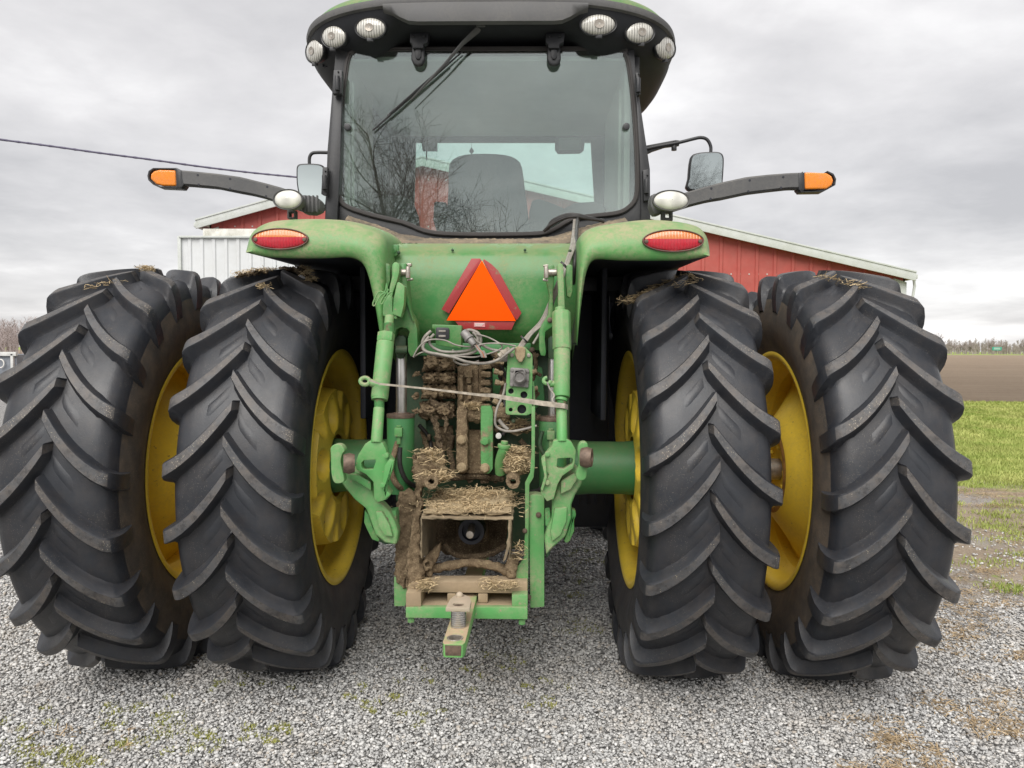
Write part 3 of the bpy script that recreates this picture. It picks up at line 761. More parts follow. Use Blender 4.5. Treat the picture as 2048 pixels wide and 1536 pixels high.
for s in (-1, 1):
    n = 70
    U = [tuple(p) for p in resample(smoothpts([(a, b, 0) for a, b in FU[s]], 5), n)]; Lw = [tuple(p) for p in resample(smoothpts([(a, b, 0) for a, b in FL[s]], 5), n)]
    rows = []
    for f, y in ((0, -.60), (0, -.645), (.06, -.662), (.25, -.672), (.5, -.668), (.72, -.645), (.88, -.61), (.97, -.57), (1.0, -.53)):
        rows.append([at(l[0]*(1-f)+u[0]*f, l[1]*(1-f)+u[1]*f, y) for u, l in zip(U, Lw)])
    base = rows[-1]
    def fwd(base, y, dz, sh): return [Vector((p.x+(0 if i/(n-1) < .6 else 0), y, p.z+dz*(1-ss(.5, .75, i/(n-1)))-(sh if i > n*.85 else 0))) for i, p in enumerate(base)]
    rows += [fwd(base, -.4, .02, 0), fwd(base, -.1, .045, .1), fwd(base, .3, .045, .2), fwd(base, .7, .0, .3)]
    mb = MB(); mb.rows(rows if s < 0 else rows)
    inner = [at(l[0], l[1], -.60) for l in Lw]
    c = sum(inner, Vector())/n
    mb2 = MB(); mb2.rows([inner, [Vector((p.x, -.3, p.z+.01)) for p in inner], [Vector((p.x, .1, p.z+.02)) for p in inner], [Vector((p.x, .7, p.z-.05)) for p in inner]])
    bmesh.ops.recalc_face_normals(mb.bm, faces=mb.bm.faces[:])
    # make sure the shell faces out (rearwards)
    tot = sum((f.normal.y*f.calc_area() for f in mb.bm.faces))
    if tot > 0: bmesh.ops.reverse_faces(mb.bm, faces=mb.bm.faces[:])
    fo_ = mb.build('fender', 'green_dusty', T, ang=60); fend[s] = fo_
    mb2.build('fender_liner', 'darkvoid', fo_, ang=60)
    # dark panels by the tyre, added to fill the gap that reads dark
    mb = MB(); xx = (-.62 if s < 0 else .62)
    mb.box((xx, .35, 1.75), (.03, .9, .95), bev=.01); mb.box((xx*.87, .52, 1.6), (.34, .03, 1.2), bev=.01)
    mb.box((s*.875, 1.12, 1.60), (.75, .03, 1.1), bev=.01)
    mb.build('well_filler', 'darkvoid', fo_)
    # narrow bolts on the liner
# bolt plate
mb = MB(); mb.uv([(778, 489), (797, 489), (798, 508), (790, 513), (778, 511)], -.40, .02, .004); q = at(787, 500, -.405); mb.cyl(q, q+Vector((0, .02, 0)), .014); mb.build('fender_bracket', 'green', fend[-1])
# tail lights
for s, (cx, cy, a, b) in ((-1, (559, 477.5, 57, 22)), (1, (1347, 481, 62, 23))):
    y = -.684; mb = MB(); E = ellipse((cx, cy), a, b, 44); I = ellipse((cx, cy), a-3, b-2.6, 44)
    mb.uv(E, y, .03, .003, holes=[I]); tl = mb.build('tail_light', paint('dark brown lamp rim', (.10, .035, .03), .5, .4), T)
    def dome(lo, hi, col, nm):
        mb = MB(); rws = []
        for k in range(9):
            v = lo+(hi-lo)*k/8; hw = (a-3)*math.sqrt(max(0, 1-((v-cy)/(b-2.4))**2)); rws.append([at(cx-hw+2*hw*j/24, v, y+.012-.016*math.sqrt(max(0, 1-((v-cy)/(b-2))**2*.9))*(1-(abs(j-12)/12)**4*.6)) for j in range(25)])
        mb.rows(rws)
        bmesh.ops.recalc_face_normals(mb.bm, faces=mb.bm.faces[:])
        mb.build(nm, col, tl, ang=60)
    dome(cy-b+2.6, cy-3.5, 'amber', 'amber_lens'); dome(cy-3.5, cy+b-2.6, 'red', 'red_lens')
    mb = MB()
    for dx in (-a+8, a-8): q = at(cx+dx, cy+1, y-.004); mb.cyl(q, q+Vector((0, .012, 0)), px(4, y), n=14)
    mb.build('lens_screw', 'rustpin', tl)
# fender work lights
for u, v, a, b, s in ((576, 399, 28.5, 18.5, -1), (1342, 401, 34, 18.5, 1)):
    q = at(u, v, -.30); o = lamp(q, (-.12 if s < 0 else .08, -1, .0), px(a, -.3), px(b, -.3), .0, 'lamp_frost', .13, tab=False, shell='greyplastic')
    mb = MB(); y = -.18
    if s < 0:
        mb.uv([(600, 388), (632, 392), (641, 402), (640, 420), (625, 426), (604, 425), (597, 408)], y, .1, .02)
        mb.uv([(574, 420), (590, 420), (590, 437), (574, 437)], y, .05, .004, holes=[[(578, 424), (587, 424), (587, 434), (578, 434)]])
        for k in range(4): mb.uv([(608+k*8, 390), (611+k*8, 390), (611+k*8, 424), (608+k*8, 424)], y-.012, .02, .003)
    else:
        mb.uv([(1302, 388), (1318, 384), (1330, 410), (1326, 425), (1308, 430), (1300, 410)], y, .1, .02)
        mb.uv([(1324, 420), (1346, 420), (1346, 441), (1324, 441)], y, .05, .004, holes=[[(1331, 425), (1341, 425), (1341, 435), (1331, 435)]])
    mb.build('lamp_bracket', 'greyplastic', o)
# marker arms
def arm(top, bot, y0, y1, lensc, ring, cap, s):
    ring = (*ring, cap)
    mb = MB(); tp = resample([(a, b, 0) for a, b in top], 26); bt = resample([(a, b, 0) for a, b in bot], 26)
    tp = [p for p in tp]; rows = []
    for (a_, b_, i) in zip(tp, bt, range(26)):
        y = y0+(y1-y0)*i/25; P1 = at(a_.x, a_.y, y); P2 = at(b_.x, b_.y, y)
        c = (P1+P2)/2; h = (P1-P2).length/2; dr = (P1-P2).normalized(); t = Vector((0, 1, 0)); d = .028
        rows.append([c+dr*h*.78-t*d, c+dr*h-t*d*.6, c+dr*h+t*d*.6, c+dr*h*.78+t*d, c-dr*h*.78+t*d, c-dr*h+t*d*.6, c-dr*h-t*d*.6, c-dr*h*.78-t*d])
    mb.rows(rows, closed=True)
    bmesh.ops.recalc_face_normals(mb.bm, faces=mb.bm.faces[:])
    for i in (4, 10, 17, 22):
        for (a_, f) in ((tp, .2), (bt, .2)):
            o_ = bt if a_ is tp else tp; p = a_[i]*.82+o_[i]*.18; y = y0+(y1-y0)*i/25
            q = at(p.x, p.y, y-.029); mb.mi = 1; mb.cyl(q, q+Vector((0, .003, 0)), px(2.3, y), n=10, bev=0); mb.mi = 0
    arm_o = mb.build('marker_arm', ['greyplastic', 'darkvoid'], T, ang=40)
    mb = MB(); mb.uv(ring[0], y1-.03, .07, .008, holes=[ring[1]]); mb.uv(ring[2], y1-.032, .075, .008)
    mb.build('lamp_guard', 'black', arm_o)
    mb = MB(); mb.uv(lensc, y1-.036, .06, .010, seg=3); mb.build('marker_lens', 'amber_bright', arm_o, ang=60)
C8 = cr((280, 260), 3.938); C9 = cr((1140, 240), 2.844)
arm(C8((280, 318), (420, 330), (620, 350), (800, 375), (1000, 425), (1120, 458), (1220, 492), (1330, 540)), C8((300, 440), (420, 447), (620, 465), (780, 498), (900, 520), (1000, 545), (1120, 590), (1300, 650)), .1, .1,
    C8((85, 345), (110, 322), (150, 312), (278, 316), (282, 440), (180, 438), (125, 425), (80, 385)),
    (C8((55, 360), (65, 320), (100, 296), (285, 296), (325, 318), (345, 430), (325, 460), (150, 452), (100, 430), (62, 395)), C8((72, 360), (80, 332), (110, 308), (270, 310), (280, 443), (160, 442), (110, 425), (75, 390))),
    C8((283, 300), (325, 318), (330, 345), (330, 440), (325, 460), (285, 458)), -1)
C8b = None
arm(C9((1345, 302), (1240, 306), (1120, 315), (1000, 328), (860, 358), (760, 385), (640, 420), (560, 450)), C9((1320, 398), (1240, 397), (1120, 410), (1000, 425), (860, 455), (780, 468), (690, 490), (560, 530)), .1, .1,
    C9((1336, 296), (1460, 300), (1490, 318), (1500, 345), (1490, 372), (1460, 392), (1338, 394)),
    (C9((1325, 292), (1350, 287), (1465, 288), (1500, 305), (1515, 335), (1510, 370), (1440, 408), (1315, 410), (1308, 400)), C9((1337, 297), (1465, 298), (1497, 316), (1507, 345), (1495, 376), (1465, 395), (1337, 396))),
    C9((1300, 300), (1337, 296), (1337, 400), (1315, 408), (1300, 395)), 1)
# mirrors
def mirror(outl, y, armpts, ry, thick=None):
    mb = MB(); O = [tuple(p)[:2] for p in smoothpts([(a, b, 0) for a, b in outl], 3, True)]
    cx = sum(p[0] for p in O)/len(O); sgn = 1 if cx > 1024 else -1
    yy = lambda u, v: y-sgn*(u-cx)*.0007
    mb.uv(O, yy, .05, .012, seg=3)
    mb.tube([at(u, v, ry) for u, v in armpts], .0125, 10, sm=5)
    if thick: mb.uv(thick, ry, .03, .004)
    o = mb.build('side_mirror', 'black', T, ang=50)
    cx = sum(p[0] for p in O)/len(O); cy = sum(p[1] for p in O)/len(O)
    mb = MB(); mb.uv([(cx+(a-cx)*.90, cy+(b-cy)*.92) for a, b in O], lambda u, v: yy(u, v)-.004, .004, 0); g = mb.build('mirror_glass', 'mirror', o, flat=True)
    return o
C9m = C9
mirror(C8((1230, 330), (1240, 275), (1290, 263), (1400, 266), (1450, 290), (1470, 360), (1470, 600), (1390, 640), (1300, 620), (1240, 470)), 1.70, C8((1335, 280), (1335, 220), (1355, 185), (1400, 177), (1480, 178), (1560, 178)), 1.74)
mirror(C9((672, 400), (672, 330), (685, 215), (720, 188), (790, 180), (850, 182), (874, 205), (876, 260), (870, 350), (862, 410)), 1.70, C9((800, 195), (800, 150), (780, 112), (745, 100), (700, 108), (620, 128), (500, 150), (412, 170)), 1.74,
       C9((412, 148), (600, 113), (622, 115), (622, 145), (540, 155), (470, 178), (415, 205)))
mb = MB(); q = at(1348, 301, 1.74); mb.cyl(q, q+Vector((0, 0, .03)), .02, n=12); mb.cyl(q+Vector((0, 0, .02)), q+Vector((0, 0, .07)), .008, n=8); mb.build('mirror_clamp', 'black', T)

# ---- rear green panel with the triangle
rowsp = []
for v, y, ul, ur in ((487, -.20, 778, 1153), (493, -.28, 778, 1153), (505, -.345, 779, 1153), (514, -.372, 780, 1153), (560, -.385, 783, 1152), (620, -.385, 792, 1150), (655, -.375, 797, 1146), (672, -.345, 800, 1142), (684, -.30, 800, 1140), (700, -.28, 800, 1140)):
    rowsp.append([at(ul+(ur-ul)*j/30, v, y-.012*(1-(abs(j-15)/15)**4)) for j in range(31)])
mb = MB(); mb.rows(rowsp); bmesh.ops.recalc_face_normals(mb.bm, faces=mb.bm.faces[:]); mb.build('rear_panel', 'green', T, ang=60)
mb = MB(); ys = -.42
for P_ in ([(942.8, 517), (960, 517), (963, 521), (898, 627), (883, 618.6)], [(967.5, 518), (974, 522), (985, 530), (996, 541), (1001, 549), (1043, 626), (1034, 640), (1020, 627), (1003, 592), (966, 522)], [(909, 641), (1031, 641), (1023, 659.5), (960, 659), (923, 657.7)]):
    mb.uv(P_, ys, .004, .0005)
smv = mb.build('warning_triangle', 'redborder', T, ang=20)
smv['label'] = 'orange triangle with torn dark red reflective border'
mb = MB(); mb.uv([(963.8, 520.8), (1032, 642), (893, 641)], ys-.006, .005, .0005); mb.build('orange_sheet', 'orange', smv, ang=20)
mb = MB(); mb.uv([(948, 645), (970, 645.5), (970, 654), (948, 653.5)], ys-.003, .002, 0)
lab = mb.build('printed_label', 'label', smv)
mb = MB()
for k in range(3): mb.uv([(950, 647+k*2), (968-k*2, 647+k*2), (968-k*2, 647.8+k*2), (950, 647.8+k*2)], ys-.0045, .001, 0)
mb.build('label_print', 'white', smv)

# ---- housing behind hitch, its shade put into the dark green
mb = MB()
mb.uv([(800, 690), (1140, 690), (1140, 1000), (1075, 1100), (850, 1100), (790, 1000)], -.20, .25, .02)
mb.build('rear_housing', 'green_shaded', T)
mb = MB()     # crossbar under the panel
mb.uv([(832, 686), (1062, 686), (1062, 706), (832, 712)], -.40, .08, .006)
mb.uv([(1062, 730), (1085, 735), (1090, 800), (1070, 820), (1058, 800)], -.36, .1, .01)
mb.uv([(985, 735), (1012, 735), (1012, 790), (985, 790)], -.36, .1, .01)
mb.build('hitch_crossmember', 'green_deep', T)
C3 = cr((620, 820), 2.953); C2 = cr((720, 480), 4.0417); C10 = cr((800, 640), 4.517)
# hydraulic lift cylinders
for s, (u0, v0, uR0, uR1, ub0, ub1, vr, vb) in ((-1, (803, 700, 792, 814, 774, 829, 830, 985)), (1, (1103, 700, 1096, 1114, 1078, 1133, 836, 990))):
    y = -.52; r1 = px((ub1-ub0)/2, y); r0 = px((uR1-uR0)/2, y)
    top = at((uR0+uR1)/2, v0, y+0); mid = at((uR0+uR1)/2, vr+2, y); bot = at((ub0+ub1)/2, vb, y); mt_ = at((ub0+ub1)/2, vr, y)
    mb = MB(); mb.cyl(mt_, bot, r1, n=40, bev=.004); cy_ = mb.build('lift_cylinder', 'green_deep', T)
    mb = MB(); mb.cyl(top, mid, r0, n=28); mb.build('piston_rod', 'chrome', cy_)
    mb = MB(); mb.cyl(mt_+Vector((0, 0, .006)), mt_-Vector((0, 0, .012)), r1*1.03, n=40); mb.cyl(mid+Vector((0, 0, .016)), mid, r0*1.5, n=28); mb.build('cylinder_gland', 'rustpin', cy_)
    mb = MB(); q = at((ub0+ub1)/2-4, vr+34, y-r1-.01); mb.box(q, (.035, .035, .04), bev=.004); mb.cyl(q-Vector((0, 0, .02)), q-Vector((0, 0, .055)), .010, n=6); mb.cyl(q+Vector((0, 0, .02)), q+Vector((0, 0, .03)), .012, n=6)
    mb.build('hose_fitting', 'green_link', cy_)
# lift arms with clevis
mb = MB(); y = -.62
mb.uv(C2((178, 200), (200, 186), (232, 190), (243, 215), (243, 330), (215, 420), (180, 440)), y, .045, .006)
mb.uv(C2((325, 190), (345, 184), (372, 190), (375, 240), (378, 330), (385, 400), (400, 560), (440, 640), (462, 720), (466, 860), (450, 920), (410, 945), (388, 900), (385, 800), (400, 740), (380, 716), (330, 705), (290, 725), (280, 790), (266, 780), (268, 640), (330, 560), (325, 380)), y+.02, .10, .008)
mb.uv(C2((355, 440), (368, 380), (436, 660), (425, 655)), y+.0, .02, .002)
mb.build('lift_arm', 'green', T)
mb = MB(); mb.uv(C2((278, 800), (300, 770), (350, 768), (375, 790), (372, 900), (350, 960), (300, 960), (278, 900)), -.56, .10, .01)
mb.cyl(at(793, 700, -.58), at(815, 700, -.58), .02); mb.build('cylinder_eye', 'green_shaded', T)
mb = MB()
mb.uv(C2((1505, 200), (1565, 196), (1572, 215), (1572, 300), (1560, 420), (1562, 560), (1550, 640), (1560, 700), (1500, 740), (1495, 800), (1505, 900), (1500, 940), (1460, 935), (1447, 880), (1447, 730), (1470, 680), (1520, 600), (1530, 440), (1505, 330)), y+.02, .10, .008)
mb.uv(C2((1672, 200), (1700, 194), (1720, 210), (1718, 420), (1700, 470), (1672, 455), (1660, 300)), y, .045, .006)
mb.build('lift_arm', 'green', T)
mb = MB(); mb.uv(C2((1515, 800), (1535, 775), (1600, 775), (1600, 960), (1520, 960)), -.56, .10, .01); mb.uv(C2((1490, 790), (1508, 785), (1510, 905), (1495, 905)), -.53, .09, .004)
mb.build('cylinder_eye', 'green_shaded', T)
# pins with U brackets at the top
for s, P_, e in ((-1, C2((372, 190), (415, 186), (415, 210), (392, 215)), C2((378, 320), (425, 305), (425, 322), (380, 330))), (1, C2((1480, 200), (1520, 196), (1520, 215), (1482, 215)), C2((1478, 310), (1520, 315), (1520, 335), (1478, 328)))):
    mb = MB(); mb.uv(P_, -.655, .03, .003); mb.uv(e, -.655, .03, .003)
    uu = (388 if s < 0 else 1505)/4.0417+720; a, b = at(uu, 480+215/4.04, -.665), at(uu, 480+308/4.04, -.665); mb.cyl(a, b, .010, n=14)
    a, b = at(uu, 545, -.6), at(uu+s*30, 545, -.6); mb.cyl(a, b, .016, n=16)
    mb.build('clevis_pin', 'steel', T)
# lift links
def link(pts, ys_, y1, name='lift_link'):
    mb = MB()
    for a, b, r0, r1, n in pts: pass
    return mb
def ipos(u, v, v0=530, v1=900, ya=-.66, yb=-.93): return at(u, v, ya+(yb-ya)*(v-v0)/(v1-v0))
mb = MB()
mb.uv(C2((258, 200), (275, 178), (300, 178), (320, 200), (318, 260), (300, 330), (262, 440), (230, 470), (238, 380), (258, 290)), -.66, .05, .008)
mb.uv(C2((298, 345), (315, 338), (362, 375), (355, 520), (330, 625), (262, 600), (270, 480)), -.70, .06, .008)
mb.uv(C2((190, 480), (235, 440), (262, 470), (262, 580), (298, 610), (296, 640), (185, 612), (182, 580)), -.69, .05, .004)
mb.cyl(ipos(779, 632), ipos(776, 668), .020, n=20)
mb.cyl(ipos(773, 666), ipos(771, 684), .038, n=6, bev=.004)
mb.cyl(ipos(771, 684), ipos(759, 797), .037, .036, n=24, bev=.006); mb.cyl(ipos(759.5, 793), ipos(759, 800), .034, n=20)
mb.cyl(ipos(758, 816), ipos(753, 886), .0225, .024, n=20)
ll = mb.build('lift_link', 'green_link', T)
mb = MB()
for k in range(14): mb.cyl(ipos(758.5, 797+k*1.6), ipos(758.5, 797.9+k*1.6), .021, n=18, bev=0)
mb.cyl(ipos(758.5, 797), ipos(758, 820), .018, n=16)
for k in range(12): mb.cyl(ipos(778, 648+k*1.6), ipos(778, 648.9+k*1.6), .023, n=18, bev=0)
mb.build('thread', 'muddygreen', ll)
mb = MB(); E = [ipos(733+9*math.cos(t), 762+7*math.sin(t))+Vector((0, -.03, 0)) for t in [2*PI*i/16 for i in range(16)]]
mb.tube(E, .009, 8, closed=True); mb.cyl(ipos(741, 764)+Vector((0, -.02, 0)), ipos(757, 770)+Vector((0, -.02, 0)), .016, n=12)
mb.build('hook_lug', 'green_link', ll)
mb = MB()
for pts in (C2((215, 350), (200, 420), (150, 420), (105, 510), (120, 530), (165, 450), (205, 425)), C2((235, 400), (215, 420), (165, 500), (180, 515), (225, 440), (260, 420), (250, 470)), C2((215, 350), (222, 440), (200, 470))):
    mb.tube([at(u, v, -.74) for u, v in pts], .0032, 6, sm=3)
mb.build('spring_clip', 'green_link', ll)
mb = MB()
mb.uv(C2((1592, 205), (1612, 185), (1636, 190), (1645, 215), (1648, 330), (1658, 570), (1600, 575), (1602, 400), (1595, 300)), -.66, .05, .008)
mb.cyl(ipos(1120, 616), ipos(1120, 626), .022, n=20)
mb.cyl(ipos(1122.5, 624), ipos(1124, 700), .041, n=8, bev=.006)
mb.cyl(ipos(1124, 698), ipos(1123, 795), .035, n=26, bev=.006); mb.cyl(ipos(1123, 796), ipos(1122, 802), .026, n=20)
mb.cyl(ipos(1123, 815), ipos(1124, 884), .0225, n=20)
lr = mb.build('lift_link', 'green_link', T)
mb = MB(); E = [ipos(1094+7*math.cos(t), 761+6*math.sin(t))+Vector((0, -.02, 0)) for t in [2*PI*i/16 for i in range(13)]]
mb.tube(E, .008, 8); mb.cyl(ipos(1098, 768)+Vector((0, -.01, 0)), ipos(1115, 768), .014, n=12); mb.build('hook_lug', 'green_link', lr)
mb = MB(); mb.cyl(ipos(1123, 798), ipos(1123, 822), .0175, n=16)
for k in range(12): mb.cyl(ipos(1123, 801+k*1.5), ipos(1123, 801.8+k*1.5), .02, n=18, bev=0)
mb.build('thread', 'muddygreen', lr)
# small lettering dots cast on the link tubes are left as surface wear
# lower castings
yc = -.93
mb = MB()
mb.uv(C3((300, 240), (325, 200), (350, 183), (400, 182), (430, 195), (447, 230), (455, 262), (492, 300), (485, 340), (452, 352), (432, 400), (447, 450), (478, 490), (455, 528), (400, 545), (378, 525), (374, 425), (330, 380), (272, 352), (272, 300), (285, 262)), yc, .055, .010,
      holes=[C3((303, 312), (318, 298), (385, 294), (388, 305), (372, 350), (318, 352), (305, 340))])
mb.uv(C3((470, 285), (497, 300), (490, 345), (445, 470), (478, 500), (440, 530), (425, 440), (440, 330)), yc-.02, .03, .006)
for c_ in ((450, 270), (428, 445)): q = at(*C3(c_)[0], yc-.025); mb.cyl(q, q+Vector((0, .03, 0)), .010, n=16)
mb.build('link_fork', 'green_link', T)
mb = MB()
mb.uv(C3((1392, 262), (1405, 240), (1428, 215), (1438, 185), (1470, 172), (1515, 170), (1545, 190), (1572, 240), (1565, 310), (1555, 345), (1490, 390), (1462, 440), (1440, 525), (1400, 540), (1362, 492), (1385, 430), (1412, 380), (1368, 325), (1368, 285)), yc, .055, .010,
      holes=[C3((1462, 286), (1545, 283), (1553, 292), (1550, 318), (1500, 350), (1470, 345), (1458, 335))])
for c_ in ((1402, 262), (1402, 430)): q = at(*C3(c_)[0], yc-.015); mb.cyl(q, q+Vector((0, .03, 0)), .010, n=16)
mb.uv(C3((1365, 290), (1390, 275), (1400, 400), (1375, 480), (1362, 470), (1385, 390)), yc-.02, .02, .004)
mb.build('link_fork', 'green_link', T)
# draft links (lower arms)
yd = -.98
def draft(poly, ringpts, bush, s, fl):
    mb = MB(); mb.uv(poly, lambda u, v: -.88+.0*(u), .075, .014, seg=3)
    mb.uv(ringpts, -1.0, .05, .012, seg=3)
    o = mb.build('draft_link', 'green_link' if s > 0 else 'green_link', T)
    q = at(*bush, -1.02); d = Vector((s*1.0, -.25, 0)).normalized()
    mb = MB(); mb.lathe([(-.022, .021), (-.022, .036), (0, .042), (.022, .036), (.022, .021)], q-d*.012, d, 28, closed=True); mb.build('ball_bushing', 'rustpin', o)
    mb = MB(); mb.uv(fl[0], -.86, .05, .008); mb.build('sway_block', 'green', o)
    mb = MB(); mb.uv(fl[1], -.84, .08, .008); mb.build('link_pivot', 'muddygreen', o)
rp = smoothpts([(a, b, 0) for a, b in C3((122, 270), (122, 222), (150, 203), (185, 208), (205, 240), (190, 262), (182, 310), (195, 370), (202, 420), (170, 435), (140, 425), (125, 370))], 3, True)
draft(C3((185, 350), (240, 342), (300, 370), (372, 405), (376, 495), (398, 545), (430, 560), (470, 605), (500, 660), (520, 720), (510, 800), (440, 785), (385, 740), (350, 640), (330, 585), (262, 530), (205, 460), (180, 425)), [tuple(p)[:2] for p in rp], (692, 927), -1,
      (C3((322, 590), (345, 615), (372, 700), (412, 765), (405, 780), (365, 765), (335, 705), (318, 665)), C3((455, 600), (508, 592), (512, 690), (450, 655))))
rp = smoothpts([(a, b, 0) for a, b in C3((1582, 230), (1600, 192), (1635, 192), (1643, 230), (1640, 300), (1632, 400), (1600, 418), (1576, 405), (1572, 370), (1590, 320))], 3, True)
draft(C3((1560, 325), (1580, 340), (1612, 400), (1605, 440), (1568, 500), (1545, 560), (1545, 640), (1510, 750), (1440, 810), (1395, 860), (1385, 760), (1405, 690), (1428, 640), (1432, 545), (1460, 470), (1472, 395)), [tuple(p)[:2] for p in rp], (1179, 915), 1,
      (C3((1545, 582), (1570, 595), (1573, 625), (1560, 650), (1562, 715), (1535, 775), (1515, 790), (1498, 775), (1530, 690), (1545, 640)), C3((1388, 600), (1420, 595), (1425, 680), (1390, 690))))
mb = MB()   # lower sway parts reaching the frame on both sides
mb.uv([(735, 1050), (790, 1060), (792, 1088), (770, 1090), (742, 1076)], -.72, .08, .01)
mb.uv([(1090, 1040), (1112, 1040), (1100, 1110), (1092, 1118)], -.72, .08, .01)
mb.build('sway_bar', 'green_shaded', T)

# ---- lower frame
mb = MB(); ye = -.80
mb.uv(C3((495, 985), (560, 1000), (600, 1062), (560, 1160), (497, 1160)), -.66, .10, .004); mb.uv(C3((1290, 502), (1330, 498), (1385, 506), (1385, 1165), (1300, 1172)), -.72, .08, .008)
mb.uv(C3((1345, 0), (1305, 0), (1308, 250), (1305, 400), (1272, 440), (1268, 560), (1292, 560), (1292, 455), (1326, 410), (1328, 250)) if False else C3((1308, -20), (1330, -20), (1328, 330), (1320, 400), (1296, 440), (1292, 700), (1288, 1060), (1212, 1058), (1216, 935), (1262, 880), (1270, 700), (1270, 430), (1300, 370), (1308, 250)), -.74, .02, .003)
mb.uv(C10((1195, 560), (1210, 555), (1222, 700), (1215, 1000), (1188, 1000), (1190, 800)), -.58, .02, .002)
mb.uv(C3((565, 1165), (1285, 1165), (1285, 1238), (565, 1228)), -.86, .03, .004)
mb.uv(C3((1192, 1092), (1286, 1088), (1286, 1163), (1192, 1163)), -.85, .08, .005)
for c_ in ((597, 1235), (1252, 1247)): q = at(*C3(c_)[0], -.83); mb.cyl(q+Vector((0, 0, .01)), q-Vector((0, 0, .012)), .016, n=6)
fr = mb.build('drawbar_frame', 'green_link', T)
mb = MB()
# mud covered members
P0, P1_ = at(*C3((565, 1163))[0], -.857), at(*C3((1285, 1163))[0], -.857); zt = P0.z
mb.prism([(P0.x, -.855, zt), (P1_.x, -.855, zt), (P1_.x, -.58, zt), (P0.x, -.58, zt)], (0, 0, -.012), .003)
mb.uv(C3((565, 1080), (655, 1078), (657, 1162), (565, 1160)), -.852, .25, .006)
mb.uv(C3((600, 1015), (1285, 1018), (1285, 1085), (650, 1078), (565, 1080)), -.80, .10, .006)
mb.uv(C3((810, 1085), (862, 1085), (862, 1140), (810, 1138)), -.80, .04, .006); mb.uv(C3((992, 1085), (1050, 1085), (1050, 1140), (992, 1140)), -.80, .04, .006)
mb.build('frame_crossmember', paint('steel caked in tan mud', (.27, .20, .125), .85, .7, (.40, .31, .20), .6, mottled=.3), fr)
mb = MB()
mb.uv(C3((497, 720), (512, 580), (520, 500), (545, 487), (610, 487), (640, 520), (655, 560), (640, 640), (600, 800), (580, 900), (565, 1060), (525, 1040), (497, 990)), -.68, .09, .012)
mb.uv(C3((600, 620), (640, 540), (662, 560), (650, 640), (652, 900), (672, 1000), (655, 1015), (655, 1078), (565, 1078), (565, 900), (580, 800)), -.80, .10, .010)
mb.uv(C3((602, 270), (625, 300), (650, 260), (700, 285), (765, 360), (770, 420), (740, 455), (660, 455), (650, 520), (652, 640), (625, 640), (620, 450), (602, 360)), -.72, .10, .012)
mb.lump(.011, .009, 45, 2); mb.build('mud_caked_plate', 'mud', fr, ang=80)
mb = MB()
mb.tube([at(*p, -.70) for p in C3((690, 915), (740, 935), (800, 925), (900, 905), (1000, 905), (1100, 925), (1160, 950), (1195, 935))], [.028, .022, .02, .02, .02, .022, .026, .03], 12, sm=4)
for c_ in ((693, 915), (1192, 932)): q = at(*C3(c_)[0], -.76); mb.lathe([(0, .010), (0, .026), (.06, .03), (.06, .010)], q, (0, 1, 0), 24, closed=True)
mb.uv(C3((668, 880), (720, 830), (770, 790), (770, 830), (745, 900), (722, 930), (722, 990), (680, 990)), -.74, .06, .01)
mb.uv(C3((1165, 870), (1240, 880), (1222, 930), (1216, 1000), (1160, 1000), (1158, 940)), -.76, .06, .01)
for c_ in ((715, 425), (1198, 425)): q = at(*C3(c_)[0], -.80); mb.lathe([(0, .012), (0, .030), (.10, .030), (.10, .012)], q, (0, 1, 0), 24, closed=True)
mb.lump(.011, .004, 50, 5); mb.build('cross_brace', 'mud', fr, ang=80)
# power take-off shield
mb = MB(); yF, yB = -.88, -.52
a, b = at(*C3((650, 632))[0], yF), at(*C3((1200, 640))[0], yF)
zt = (a.z+b.z)/2; c_, d_ = Vector((a.x+.01, yB, zt+.035)), Vector((b.x-.0, yB, zt+.035))
mb.prism([a, b, d_, c_], (0, 0, -.010), .003)
lft = [a, at(*C3((652, 880))[0], yF), at(*C3((668, 888))[0], yF), Vector((a.x+.02, yB, zt-.22)), c_]
mb.prism([(a.x, yF, zt-.006), (a.x+.001, yF+.0, zt-.175), (a.x+.02, yB, zt-.22), (a.x+.015, yB, zt+.02)], (.008, 0, 0), .002)
mb.prism([(b.x-.016, yF, zt-.006), (b.x-.018, yF, zt-.175), (b.x-.02, yB, zt-.22), (b.x-.016, yB, zt+.02)], (.008, 0, 0), .002)
mb.uv(C3((1170, 650), (1184, 648), (1184, 800), (1165, 860), (1145, 902), (1136, 895), (1158, 820), (1170, 740)), -.885, .006, .001)
mb.lump(.02, .004, 40, 8, 4); mb.build('power_shaft_shield', paint('shield under tan dust', (.15, .12, .075), .85, 1.6, (.30, .23, .145), .7, mottled=.4), T, ang=70)
mb = MB()
mb.uv(C3((862, 660), (1055, 660), (1052, 780), (1000, 790), (990, 770), (862, 770)), -.56, .05, .012)
mb.uv(C3((720, 650), (1165, 650), (1165, 720), (1150, 830), (1080, 870), (800, 860), (735, 800)), -.48, .04, .01)
mb.tube([at(*p, -.60) for p in C3((790, 790), (850, 850), (950, 868), (1060, 850), (1160, 800))], .014, 8, sm=3)
mb.build('power_shaft_housing', 'muddark', T)
q = at(*C3((955, 710))[0], -.62)
mb = MB(); mb.lathe([(0, .040), (-.03, .042), (-.03, .058), (.06, .062)], q, (0, 1, 0), 32)
mb.build('shaft_guard', 'darkvoid', T)
mb = MB(); q = at(*C3((944, 738))[0], -.74); mb.cyl(q, q+Vector((.0, .18, .012)), .0165, n=20); mb.lathe([(0, .004), (.002, .0165), (.10, .0165)], q, (0, 1, 0), 24); mb.build('power_shaft', 'steel', T)
